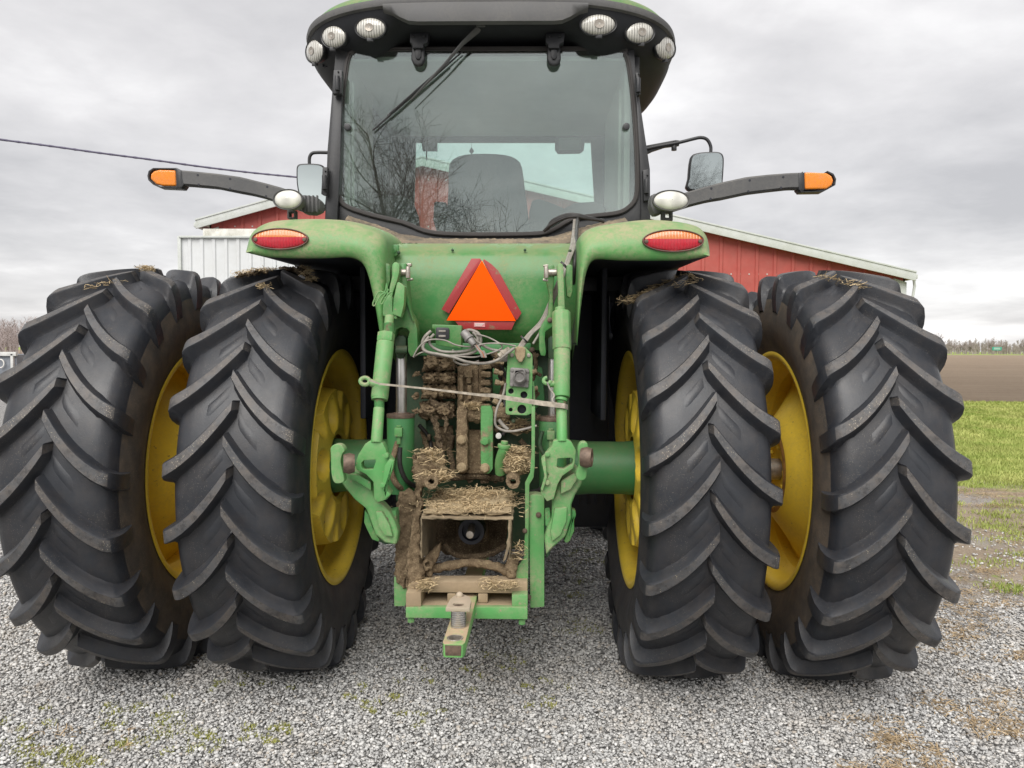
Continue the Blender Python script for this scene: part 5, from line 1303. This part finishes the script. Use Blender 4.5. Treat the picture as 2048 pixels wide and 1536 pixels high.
# ------------------------------------------------------------------ gravel stones
def stones(name, cnt_fn, regions, seed):
    rs = np.random.RandomState(seed)
    bm = bmesh.new(); bmesh.ops.create_icosphere(bm, subdivisions=1, radius=1)
    bv = np.array([v.co[:] for v in bm.verts]); bf = np.array([[v.index for v in f.verts] for f in bm.faces]); bm.free()
    T_ = []
    for k in range(32):
        v = bv.copy()
        for _ in range(4):                                             # chop flats into the pebble
            n_ = rs.normal(size=3); n_ /= np.linalg.norm(n_); d = rs.uniform(.35, .75); h = v@n_-d; v -= np.outer(np.maximum(h, 0), n_)
        T_.append(v*rs.uniform(.85, 1.15, size=v.shape))
    T_ = np.array(T_)
    Vs, Ns = [], []
    for (x0, x1, y0, y1, dens, s0, s1) in regions:
        n = int((x1-x0)*(y1-y0)*dens)
        p = np.column_stack((rs.uniform(x0, x1, n), rs.uniform(y0, y1, n)))
        keep = np.ones(n, bool)
        lowf = np.array([noise.fractal(Vector((a*.8, b*.8, 3)), 1, 2, 4) for a, b in p])
        mud_ = (p[:, 0] > 2.6+lowf*.8) & (p[:, 1]+lowf*2 > 1.0)
        keep &= ~(mud_ & (rs.uniform(size=n) > .10))
        p = p[keep]; n = len(p)
        size = s0+(s1-s0)*rs.beta(1.3, 3.0, n)
        sc = np.column_stack((size*rs.uniform(.8, 1.3, n), size*rs.uniform(.65, 1.0, n), size*rs.uniform(.4, .75, n)))
        v = T_[rs.randint(0, 32, n)]*sc[:, None, :]
        az = rs.uniform(0, 2*PI, n); tl = rs.normal(0, .45, n)
        ct, st_ = np.cos(tl), np.sin(tl); y_ = v[:, :, 1]*ct[:, None]-v[:, :, 2]*st_[:, None]; z_ = v[:, :, 1]*st_[:, None]+v[:, :, 2]*ct[:, None]
        ca, sa = np.cos(az), np.sin(az); x_ = v[:, :, 0]*ca[:, None]-y_*sa[:, None]; y2 = v[:, :, 0]*sa[:, None]+y_*ca[:, None]
        zz = rs.uniform(0, 1, n)**1.5*.012+size*.12
        Vs.append(np.stack((x_+p[:, 0:1], y2+p[:, 1:2], z_+zz[:, None]), -1)); 
        tone = rs.uniform(size=n); Ns.append(tone)
    V = np.concatenate(Vs); tone = np.concatenate(Ns); n = len(V); nv = V.shape[1]
    Fc = (bf[None]+(np.arange(n)*nv)[:, None, None]).reshape(-1, 3)
    me = bpy.data.meshes.new(name); me.vertices.add(n*nv); me.vertices.foreach_set('co', V.reshape(-1).astype(np.float32))
    me.loops.add(len(Fc)*3); me.loops.foreach_set('vertex_index', Fc.reshape(-1).astype(np.int32))
    me.polygons.add(len(Fc)); me.polygons.foreach_set('loop_start', np.arange(0, len(Fc)*3, 3, dtype=np.int32))
    a = me.attributes.new('tone', 'FLOAT', 'POINT'); a.data.foreach_set('value', np.repeat(tone, nv).astype(np.float32))
    me.update(); print('stones', n)
    me.materials.append(M['stone']); o = bpy.data.objects.new(name, me); COL.objects.link(o); return o
mt, nt, out = new_mat('crushed limestone')
at_ = N(nt, 'ShaderNodeAttribute'); at_.attribute_name = 'tone'
rmp = N(nt, 'ShaderNodeValToRGB'); L(nt, at_.outputs['Fac'], rmp.inputs[0]); e = rmp.color_ramp.elements
e[0].color = (.15, .15, .15, 1); e[1].color = (.82, .81, .79, 1)
for p_, c_ in ((.07, (.33, .33, .33)), (.30, (.47, .47, .465)), (.6, (.56, .56, .55)), (.80, (.66, .655, .64)), (.86, (.46, .40, .33)), (.9, (.70, .69, .67))): q = e.new(p_); q.color = c4(c_)
c = mix(nt, math_n(nt, 'MULTIPLY', noise_fac(nt, 160, .35, .7, 5, .7), .7), rmp.outputs[0], (.34, .33, .31))
c = mix(nt, math_n(nt, 'MULTIPLY', noise_fac(nt, 1.7, .48, .72, 6, .7), .45), c, (.34, .29, .23))
c = mix(nt, math_n(nt, 'MULTIPLY', noise_fac(nt, 5.5, .60, .70, 5, .7), .55), c, (.20, .15, .10))
bsdf(nt, out, c, .85, spec=.3); M['stone'] = mt
o = stones('gravel', None, [(-4.6, 4.8, -2.1, -.2, 7800, .0035, .0175), (-4.2, 4.4, -.2, 1.2, 4800, .005, .018), (-4.5, 4.8, 1.2, 3.0, 1500, .010, .021), (-1.6, 4.2, 3.0, 6.0, 700, .013, .025)], 4)
tag(o, 'loose crushed grey limestone covering the yard', 'gravel', kind='stuff')

# grass
def blades(name, label, regions, mat, seed):
    rs = np.random.RandomState(seed); Vs = []
    for (cx, cy, rx, ry, n, h, w, shape) in regions:
        if shape == 'd': x = cx+rs.normal(0, .5, n)*rx; y = cy+rs.normal(0, .5, n)*ry
        else: x = rs.uniform(cx-rx, cx+rx, n); y = rs.uniform(cy-ry, cy+ry, n)
        hh = h*rs.uniform(.45, 1.2, n); az = rs.uniform(0, 2*PI, n); ww = w*rs.uniform(.6, 1.2, n); ln = rs.normal(0, .5, (n, 2))*hh[:, None]
        b = np.column_stack((x, y, np.zeros(n))); s = np.column_stack((np.cos(az)*ww, np.sin(az)*ww, np.zeros(n)))
        mid = b+np.column_stack((ln*.35, hh*.6)); tp = b+np.column_stack((ln, hh))
        Vs.append(np.stack((b-s, b+s, mid+s*.7, mid-s*.7, tp), 1))
    V = np.concatenate(Vs); n = len(V); i = np.arange(n)[:, None]*5
    q = (np.array([[0, 1, 2, 3]])+i); t = (np.array([[3, 2, 4]])+i)
    loops = np.concatenate((q, t), 1).reshape(-1); 
    me = bpy.data.meshes.new(name); me.vertices.add(n*5); me.vertices.foreach_set('co', V.reshape(-1).astype(np.float32))
    me.loops.add(n*7); me.loops.foreach_set('vertex_index', loops.astype(np.int32)); me.polygons.add(n*2)
    ls = (np.arange(n)[:, None]*7+np.array([[0, 4]])).reshape(-1); me.polygons.foreach_set('loop_start', ls.astype(np.int32)); me.update()
    me.materials.append(M[mat]); o = bpy.data.objects.new(name, me); COL.objects.link(o); tag(o, label, 'grass', kind='stuff'); return o
def grassmat(name, a, b, dry=.25):
    mt, nt, out = new_mat(name); c = mix(nt, noise_fac(nt, 1.1, .35, .65, 6, .7), a, b)
    c = mix(nt, math_n(nt, 'MULTIPLY', noise_fac(nt, 55, .5, .65, 3), dry), c, (.42, .36, .16)); 
    c = mix(nt, math_n(nt, 'MULTIPLY', noise_fac(nt, .45, .55, .72, 3), .5), c, (.30, .28, .10)); bsdf(nt, out, c, .75, spec=.3); return mt
M['grass'] = grassmat('spring lawn grass', (.19, .27, .045), (.44, .46, .15)); M['moss'] = grassmat('yellow green moss', (.26, .28, .06), (.38, .38, .11), .45)
blades('lawn_grass', 'bright green lawn grass between the mud and the ploughed field', [(8, 8, 4.2, 2.6, 60000, .06, .006, 'b'), (12, 14.5, 6, 4.2, 70000, .07, .010, 'b'), (16, 19, 6, 2.2, 16000, .07, .014, 'b')], 'grass', 2)
reg = []
random.seed(12)
for u, v, r, n in ((60, 1450, .10, 60), (150, 1470, .16, 120), (235, 1450, .15, 160), (270, 1490, .14, 160), (200, 1515, .2, 260), (150, 1525, .15, 200), (385, 1478, .10, 70), (435, 1485, .07, 60), (530, 1478, .09, 170), (515, 1490, .07, 70), (280, 1420, .08, 60), (435, 1368, .05, 40), (490, 1372, .08, 60), (720, 1395, .06, 60), (790, 1425, .08, 110), (850, 1440, .06, 60), (770, 1412, .08, 60), (860, 1350, .1, 40), (1060, 1400, .07, 80), (1100, 1370, .08, 70), (1030, 1335, .06, 50), (950, 1360, .1, 50), (10, 1500, .1, 80), (60, 1530, .1, 90),
                   (1130, 1180, .25, 120), (1150, 1220, .3, 120), (1180, 1090, .3, 90), (1200, 1130, .3, 90), (1120, 1250, .2, 80), (1000, 1300, .15, 50)):
    q = atz(u, v, 0)
    for k in range(4): reg.append((q.x+random.gauss(0, r*.8), q.y+random.gauss(0, r*.8), r*.35, r*.3, int(n*.6), .018, .0022, 'd'))
blades('ground_moss', 'low yellow green weeds growing through the gravel', reg, 'moss', 3)
reg = []
for _ in range(60):
    y = random.uniform(1.2, 6.0); x = random.uniform(2.7, 7.5); reg.append((x, y, random.uniform(.1, .45), random.uniform(.08, .2), 170, .04, .004, 'd'))
blades('mud_grass', 'thin grass scattered over the muddy edge of the yard', reg, 'grass', 5)
# dead straw on the ground at right
sp_ = []
for u, v, rx, ry, n in ((1560, 0, 0, 0, 0), (1800, 1490, .16, .12, 420), (1760, 1470, .12, .08, 160), (1980, 1430, .22, .2, 420), (2010, 1460, .2, .15, 250), (2000, 1390, .2, .12, 160), (1930, 1250, .25, .2, 420), (1900, 1270, .15, .15, 160), (1990, 1215, .3, .2, 260), (2030, 1310, .2, .1, 160), (1960, 1330, .2, .1, 90), (1990, 1010, .8, .25, 700), (1960, 985, .7, .2, 500), (2000, 1100, .5, .4, 500), (1960, 1160, .4, .3, 400), (170, 1460, .15, .08, 60)):
    if n:
        q = atz(u, v, .008)
        for k in range(5): sp_.append((q+Vector((random.gauss(0, rx*.8), random.gauss(0, ry*.8), 0)), (rx*random.uniform(.3, .9), ry*random.uniform(.3, .9), .010), 0, n//5, .05))
o = straw('straw_litter', 'dead tan grass litter lying on the gravel and mud at the edge of the yard', sp_, None, 'deadstraw')

# ------------------------------------------------------------------ red barn
YB = 16.0
def ribwall(mb, outline_top, zb, y, x0, x1, pitch, rib, depth, ydir=-1):
    """ribbed sheet wall facing the viewer, its top following outline_top(x)"""
    xs = []; x = x0
    while x < x1-1e-6:
        for dx, h in ((0, 0), (pitch-rib*1.6, 0), (pitch-rib*1.3, depth), (pitch-rib*.3, depth), (pitch, 0)):
            if x+dx <= x1: xs.append((x+dx, h))
        x += pitch
    xs.append((x1, 0)); rows = [[], []]; last = None
    for x, h in xs:
        if last is not None and x-last < 1e-5: continue
        last = x; rows[0].append((x, y+ydir*h, outline_top(x))); rows[1].append((x, y+ydir*h, zb))
    mb.rows(rows)
pk = at(847, 322, YB); el = at(400, 446, YB); er = at(1822, 549, YB)
def top(x):
    return (el.z+(pk.z-el.z)*(x-el.x)/(pk.x-el.x)) if x < pk.x else (pk.z+(er.z-pk.z)*(x-pk.x)/(er.x-pk.x))
M['barnred'] = paint('faded red barn steel', (.37, .066, .052), .55, .35, (.42, .22, .18), .0, mottled=.1)
M['trimwhite'] = paint('weathered white trim', (.52, .54, .52), .6, 1.0, (.34, .36, .29), .0, mottled=.05)
M['galv'] = plain('galvanised roof', (.55, .56, .56), .4, .5)
barn = empty('barn', (pk.x, YB, 0), 'red metal sided barn with white trimmed low gable standing behind the tractor', 'barn')
def bpart(mb, name, mat, parent=barn, ang=30, root=barn):
    o = mb.build(name, mat, None, ang); o.parent = parent
    if parent is root: o.matrix_parent_inverse = Matrix.Translation(-root.location)
    if name not in NOSPLIT: split_pieces(o)
    return o
mb = MB(); ribwall(mb, lambda x: top(x)-.02, 0, YB, el.x+.25, er.x-.15, .46, .07, .03)
barnw = bpart(mb, 'wall', 'barnred')
mb = MB(); x = el.x+.46
while x < er.x-.4:
    for zz in (2.4, 3.6, 4.8, 6.0):
        if zz < top(x)-.3: mb.box((x, YB-.006, zz), (.03, .012, .03), bev=0)
    x += .23
scr = mb.build('screw_row', 'trimwhite', None); scr.parent = barnw; scr.matrix_parent_inverse = Matrix.Identity(4)
mb = MB()
for x in (el.x+.25, er.x-.15): mb.prism([(x, YB, 0), (x, YB+18, 0), (x, YB+18, top(x)-.05), (x, YB, top(x)-.05)], (.05 if x < 0 else -.05, 0, 0), 0)
mb.prism([(el.x+.25, YB+18, 0), (er.x-.15, YB+18, 0), (er.x-.15, YB+18, top(er.x)-.1), (pk.x, YB+18, pk.z-.1), (el.x+.25, YB+18, top(el.x)-.1)], (0, .05, 0), 0)
bpart(mb, 'side_wall', 'barnred')
mb = MB()
for a, b in ((el, pk), (pk, er)):
    mb.prism([(a.x, YB-.25, a.z), (b.x, YB-.25, b.z), (b.x, YB+18.3, b.z), (a.x, YB+18.3, a.z)], (0, 0, -.05), .005)
rf = bpart(mb, 'roof', 'galv')
mb = MB(); t_ = .26
for a, b in ((el, pk), (pk, er)):
    n_ = 3
    mb.prism([(a.x, YB-.28, a.z+.02), (b.x, YB-.28, b.z+.02), (b.x, YB-.28, b.z-t_*.72), (a.x, YB-.28, a.z-t_*.72)], (0, .05, 0), .006)
    mb.prism([(a.x, YB-.30, a.z+.06), (b.x, YB-.30, b.z+.06), (b.x, YB-.30, b.z+.02), (a.x, YB-.30, a.z+.02)], (0, .12, 0), .004)
bpart(mb, 'gable_trim', 'trimwhite')
mb = MB()
mb.prism([(er.x-.45, YB-.04, er.z-.1), (er.x-.12, YB-.04, er.z-.2), (er.x-.12, YB-.04, 0), (er.x-.45, YB-.04, 0)], (0, .05, 0), .004)
mb.prism([(el.x+.18, YB-.04, el.z-.2), (el.x+.5, YB-.04, el.z-.1), (el.x+.5, YB-.04, 0), (el.x+.18, YB-.04, 0)], (0, .05, 0), .004)
bpart(mb, 'corner_trim', 'trimwhite')
mb = MB()
mb.tube([(er.x+.02, YB-.1, er.z-.08), (er.x+.05, YB-.1, er.z-.3), (er.x-.02, YB-.1, er.z-.8), (er.x-.05, YB-.1, 0)], .035, 8)
mb.box((er.x+.06, YB+9, er.z-.06), (.14, 18.2, .12), bev=.02); mb.box((el.x-.06, YB+9, el.z-.06), (.14, 18.2, .12), bev=.02); bpart(mb, 'gutter', 'trimwhite')

# white shed in front of it
YS = 9.5; sl = at(360, 473, YS); sr = at(650, 473, YS)
M['shedwhite'] = paint('chalky white ribbed steel', (.58, .595, .60), .6, .5, (.42, .42, .38), 0, mottled=.05)
shed = empty('shed', (sl.x, YS, 0), 'small white ribbed metal shed standing left behind the rear wheels', 'shed')
mb = MB(); ribwall(mb, lambda x: sl.z, 0, YS, sl.x, sr.x, .215, .05, .022)
mb.prism([(sl.x, YS, 0), (sl.x, YS+3, 0), (sl.x, YS+3, sl.z), (sl.x, YS, sl.z)], (.03, 0, 0), 0); mb.prism([(sr.x, YS, 0), (sr.x, YS+3, 0), (sr.x, YS+3, sl.z), (sr.x, YS, sl.z)], (-.03, 0, 0), 0)
mb.prism([(sl.x, YS+3, 0), (sr.x, YS+3, 0), (sr.x, YS+3, sl.z), (sl.x, YS+3, sl.z)], (0, .03, 0), 0)
bpart(mb, 'wall', 'shedwhite', shed, 30, shed)
a = at(405, 457, YS); mb = MB(); mb.box(((a.x+sr.x)/2, YS+1.5, (a.z+sl.z)/2), (sr.x-a.x, 3.0, a.z-sl.z), bev=.02)
bpart(mb, 'roof', paint('white roof edge spotted with moss', (.68, .67, .62), .7, 1.6, (.20, .19, .12), .2), shed, 30, shed)
mb = MB(); mb.box((sl.x+.0, YS-.02, sl.z/2), (.06, .05, sl.z), bev=.008); mb.box(((sl.x+sr.x)/2, YS-.03, sl.z-.01), (sr.x-sl.x, .06, .035), bev=.006); bpart(mb, 'corner_trim', 'trimwhite', shed, 30, shed)

# grey trailer far left
YT = 22; tr = empty('trailer', (at(-120, 705, YT).x, YT, 0), 'grey slatted farm trailer with pale top rail at the left edge', 'trailer')
M['trailer'] = plain('grey trailer sides', (.20, .215, .24), .5, .2)
a, b = at(-260, 703, YT), at(34, 716, YT)
mb = MB(); mb.box(((a.x+b.x)/2, YT+1.2, (a.z+.6)/2), (b.x-a.x-.1, 2.3, a.z-.75), bev=.02); bpart(mb, 'box_body', 'trailer', tr, 30, tr)
mb = MB(); mb.box(((a.x+b.x)/2, YT, a.z-.06), (b.x-a.x, .12, .14), bev=.02)
for k in range(6): mb.box((b.x-.15-k*.75, YT-.01, a.z/2+.3), (.09, .1, a.z-.7), bev=.01)
bpart(mb, 'rail', plain('pale rail', (.55, .55, .53), .5), tr, 30, tr)
q = at(2, 727, YT-.02); mb = MB(); mb.tube([(q.x+.11*math.cos(t), YT-.03, q.z+.14*math.sin(t)) for t in [R(-100+i*20) for i in range(11)]], .022, 6); bpart(mb, 'painted_mark', 'white', tr, 30, tr)
for k in range(2):
    mb = MB(); x = b.x-.9-k*1.1; mb.lathe([(-.12, .2), (-.12, .42), (-.08, .46), (.08, .46), (.12, .42), (.12, .2)], (x, YT+.3, .46), (0, 1, 0), 28); bpart(mb, 'wheel', 'rubber', tr, 40, tr)

# overhead wire
A = at(-420, 232, 12); Bm = at(300, 318, 14); B = at(666, 368, 15.8)
mb = MB(); P_ = []
for k in range(25):
    t = k/24; p = A*(1-t)*(1-t)+Bm*0+B*t*t+2*t*(1-t)*(Bm*2-(A+B)/2); P_.append(p)
P_ = [at(-420, 226, 11.5), at(-200, 252, 12.2), at(0, 279, 13), at(100, 292, 13.4), at(200, 306, 13.8), at(300, 319, 14.3), at(400, 333, 14.8), at(500, 345, 15.2), at(590, 354, 15.5), at(666, 362, 15.75)]
mb.tube(P_, .022, 8, sm=6)
for k in range(2): mb.tube([p+Vector((0, .0, .014*math.sin(i*1.3+k*PI))) for i, p in enumerate(smoothpts(P_, 10))], .014, 6)
o = mb.build('overhead_wire', plain('dark service wire', (.10, .09, .14), .6), None); tag(o, 'twisted dark overhead service wire running to the barn roof', 'wire')
# pole off frame carrying it
q = P_[0]; mb = MB(); mb.cyl((q.x, q.y, 0), (q.x, q.y, q.z+.4), .14, .10, n=16, bev=.01)
o = mb.build('utility_pole', plain('weathered pole wood', (.2, .16, .12), .9), None); tag(o, 'wooden pole carrying the overhead wire beyond the left edge', 'pole')

# ------------------------------------------------------------------ trees
def bare_tree(name, base, H, spread, seed, levels=6, mat='bark', rfac=.015, sides=4, kids=(4, 5, 5, 4, 4, 3), thin=1.0, label=None, group=None, stuff=None):
    rnd = random.Random(seed); V, Fc, MI = [], [], [0, 0]
    def seg_tube(pts, r0, r1, n):
        i0 = len(V); k = len(pts)
        for i, p in enumerate(pts):
            d = (pts[min(i+1, k-1)]-pts[max(i-1, 0)]).normalized(); a = d.orthogonal().normalized(); b = d.cross(a); r = r0+(r1-r0)*i/(k-1)
            for j in range(n): V.append(tuple(p+(a*math.cos(2*PI*j/n)+b*math.sin(2*PI*j/n))*r))
        for i in range(k-1):
            for j in range(n): Fc.append((i0+i*n+j, i0+i*n+(j+1) % n, i0+(i+1)*n+(j+1) % n, i0+(i+1)*n+j))
    ntr = [0]
    def grow_(p, d, ln, r, lv):
        n = 7 if lv < 2 else (5 if lv < 4 else 3); pts = [p]; q = p.copy(); dd = d.copy()
        for i in range(n):
            dd = (dd+Vector((rnd.gauss(0, .16), rnd.gauss(0, .16), rnd.gauss(.02, .12)+(.05 if lv > 0 else 0)))).normalized(); q = q+dd*ln/n; pts.append(q.copy())
        r1 = r*.55 if lv < levels-1 else r*.4
        seg_tube(pts, r, r1, 8 if lv == 0 else (5 if lv < 3 else 3))
        if lv == 0: ntr[0] = len(Fc)
        if lv >= levels-1: return
        for k in range(kids[lv]):
            t = .30+.70*(k+rnd.random())/kids[lv] if lv else .35+.65*(k+rnd.random())/kids[lv]
            i = min(int(t*n), n-1); pp = pts[i].lerp(pts[i+1], t*n-i)
            dr = (pts[i+1]-pts[i]).normalized(); ax = dr.orthogonal().normalized(); ax.rotate(Matrix.Rotation(rnd.uniform(0, 2*PI), 3, dr))
            nd = (dr*rnd.uniform(.55, .95)+ax*rnd.uniform(.5, .95)*spread).normalized(); grow_(pp, nd, ln*rnd.uniform(.5, .78), max(r*(1-t*.45)*rnd.uniform(.4, .62), .004*thin), lv+1)
        nd = (dd+Vector((rnd.gauss(0, .2), rnd.gauss(0, .2), .1))).normalized(); grow_(pts[-1], nd, ln*.7, r1, lv+1)
    grow_(Vector((0, 0, -.1)), Vector((rnd.gauss(0, .03), rnd.gauss(0, .03), 1)), H*.36, H*rfac, 0)
    return V, Fc, ntr[0]
M['bark'] = plain('grey brown bark', (.06, .052, .046), .9, var=.3, scale=4); M['fartwig'] = plain('hazy bare twigs', (.36, .31, .295), .95, var=.12, scale=.2)  # far twig colour paled to carry the distance haze
def tree_obj(base, H, spread, seed, label, mat='bark', group=None, **kw):
    V, Fc, nt_ = bare_tree('t', base, H, spread, seed, **kw)
    root = empty('bare_tree', base, label, 'tree', group)
    for nm, fs in (('trunk', Fc[:nt_]), ('crown', Fc[nt_:])):
        used = sorted({i for f in fs for i in f}); mp_ = {k: i for i, k in enumerate(used)}
        me = bpy.data.meshes.new(nm); me.from_pydata([V[i] for i in used], [], [[mp_[i] for i in f] for f in fs]); me.materials.append(M[mat]); me.shade_smooth()
        o = bpy.data.objects.new(nm, me); COL.objects.link(o); o.parent = root
    return root
# mirrored in the rear window: large bare trees behind the photographer
tree_obj((-5.3, -24, 0), 12.6, 1.25, 21, 'large leafless tree mirrored in the left half of the rear window', kids=(6, 5, 5, 4, 3), thin=1.9, levels=6, rfac=.016)
tree_obj((-1.4, -30, 0), 10.0, 1.4, 5, 'smaller leafless tree mirrored low in the rear window by the seat', kids=(5, 5, 4, 4), thin=2.6, levels=5)
# far lone trees on the right horizon
random.seed(8)
for i, (u, y, H, lb) in enumerate(((1903, 395, 13, 'leafless tree just right of the outer right tyre on the horizon'), (1932, 400, 10.5, 'small round leafless tree on the horizon left of the green sign'), (1946, 392, 11.5, 'slender leafless tree on the horizon nearer the green sign'), (1984, 390, 14.5, 'tallest leafless tree standing above the far wood behind the green sign'), (2040, 398, 12.5, 'leafless tree on the horizon at the right edge'), (1845, 180, 11, 'faint leafless tree top showing beside the barn corner'))):
    q = at(u, 702, y); tree_obj((q.x, y, 0), H*.78, 1.0, 30+i, lb, 'fartwig', 'lone leafless trees along the road', levels=5, kids=(6, 5, 4, 4), thin=9, rfac=.016)
def wood(name, label, x0, x1, y0, y1, n, h0, h1, w, seed):
    rnd = random.Random(seed); V, Fc = [], []
    def strip(p, q, w0):
        i0 = len(V); d = (q-p).normalized(); s = Vector((1, 0, 0)).cross(d)
        for k in range(3):
            a = 2*PI*k/3; o_ = Vector((math.cos(a), math.sin(a), 0))*w0; V.append(tuple(p+o_))
        V.append(tuple(q)); Fc.extend([(i0, i0+1, i0+3), (i0+1, i0+2, i0+3), (i0+2, i0, i0+3)])
    for _ in range(n):
        b = Vector((rnd.uniform(x0, x1), rnd.uniform(y0, y1), -.2)); h = rnd.uniform(h0, h1)*(1+.18*math.sin(b.x*.05)); strip(b, b+Vector((rnd.gauss(0, .3), 0, h)), w)
        for k in range(26):
            t = rnd.uniform(.15, .95); p = b+Vector((0, 0, h*t)); a = rnd.uniform(0, 2*PI); l = h*rnd.uniform(.12, .34)*(1.15-t*.7)
            q = p+Vector((math.cos(a)*l*.7, math.sin(a)*l*.7, l*.8)); strip(p, q, w*.5)
            for _k in range(2): strip(p.lerp(q, .5), p.lerp(q, .5)+Vector((rnd.gauss(0, .35)*l, rnd.gauss(0, .3)*l, l*.55)), w*.3)
    me = bpy.data.meshes.new(name); me.from_pydata(V, [], Fc); me.materials.append(M['fartwig']); o = bpy.data.objects.new(name, me); COL.objects.link(o); tag(o, label, 'wood', kind='stuff')
q0 = at(1860, 702, 480); q1 = at(2200, 702, 480)
wood('far_wood', 'far band of leafless woodland along the horizon beyond the ploughed field', q0.x-30, q1.x, 460, 560, 420, 5, 8.5, .32, 3)
q0 = at(-260, 702, 150); q1 = at(110, 702, 150)
wood('left_wood', 'dense leafless woodland rising behind the trailer at the left edge', q0.x, q1.x, 140, 190, 420, 5.0, 6.8, .10, 9)
# green road sign
q = at(1994, 697.5, 345); sg_ = empty('road_sign', (q.x, 345, 0), 'small green highway sign beside the far road', 'sign')
mb = MB(); mb.box((q.x, 345, q.z), (4.2, .08, 1.5), bev=.05); bpart(mb, 'sign_board', plain('green sign face', (.03, .30, .20), .5, var=.02), sg_, 30, sg_)
mb = MB()
for dx in (-1.4, 1.4): mb.cyl((q.x+dx, 345.1, 0), (q.x+dx, 345.1, q.z+.3), .08, n=8)
bpart(mb, 'post', 'steel', sg_, 30, sg_)
mb = MB()
for dz, w in ((.3, 2.6), (-.15, 3.0)): mb.box((q.x, 344.93, q.z+dz), (w, .03, .16), bev=0)
bpart(mb, 'sign_lettering', 'white', sg_, 30, sg_)

# ------------------------------------------------------------------ sky and light
w = bpy.data.worlds.new('World'); scn.world = w; w.use_nodes = True; nt = w.node_tree; nt.nodes.clear()
out = N(nt, 'ShaderNodeOutputWorld'); bg = N(nt, 'ShaderNodeBackground'); L(nt, bg.outputs[0], out.inputs[0])
sky = N(nt, 'ShaderNodeTexSky'); sky.sky_type = 'NISHITA'; sky.sun_disc = False; sky.sun_elevation = R(46); sky.sun_rotation = R(195)
tc = N(nt, 'ShaderNodeTexCoord'); sp = N(nt, 'ShaderNodeSeparateXYZ'); L(nt, tc.outputs['Generated'], sp.inputs[0])
den = math_n(nt, 'ADD', math_n(nt, 'MAXIMUM', sp.outputs['Z'], 0), .16)
cx = N(nt, 'ShaderNodeCombineXYZ'); L(nt, math_n(nt, 'DIVIDE', sp.outputs['X'], den), cx.inputs[0]); L(nt, math_n(nt, 'DIVIDE', sp.outputs['Y'], den), cx.inputs[1])
n1 = noise_fac(nt, .62, .34, .66, 7, .5, cx.outputs[0], .3); n2 = noise_fac(nt, 2.7, .3, .75, 8, .6, cx.outputs[0], .2)
f = math_n(nt, 'ADD', math_n(nt, 'MULTIPLY', n1, .72), math_n(nt, 'MULTIPLY', n2, .28))
rp_ = N(nt, 'ShaderNodeValToRGB'); L(nt, f, rp_.inputs[0]); e = rp_.color_ramp.elements; e[0].color = (3.6, 3.55, 3.62, 1); e[1].color = (7.0, 6.9, 6.85, 1)
e[0].position = .1; e[1].position = .85; q = e.new(.5); q.color = (5.1, 5.0, 5.02, 1)
sh = mix(nt, .06, rp_.outputs[0], sky.outputs[0]); L(nt, sh, bg.inputs[0]); bg.inputs[1].default_value = .105
sl_ = bpy.data.lights.new('sun', 'SUN'); sl_.energy = 2.5; sl_.angle = R(50); sl_.color = (1, .97, .93); so = bpy.data.objects.new('sun', sl_); COL.objects.link(so)
el_, az_ = R(46), R(195); dsun = Vector((math.sin(az_)*math.cos(el_), math.cos(az_)*math.cos(el_), math.sin(el_)))
so.rotation_euler = dsun.to_track_quat('Z', 'Y').to_euler()
scn.view_settings.view_transform = 'Standard'; scn.view_settings.look = 'None'; scn.view_settings.gamma = 1; scn.view_settings.exposure = .66
scn.cycles.max_bounces = 8; scn.cycles.transparent_max_bounces = 12
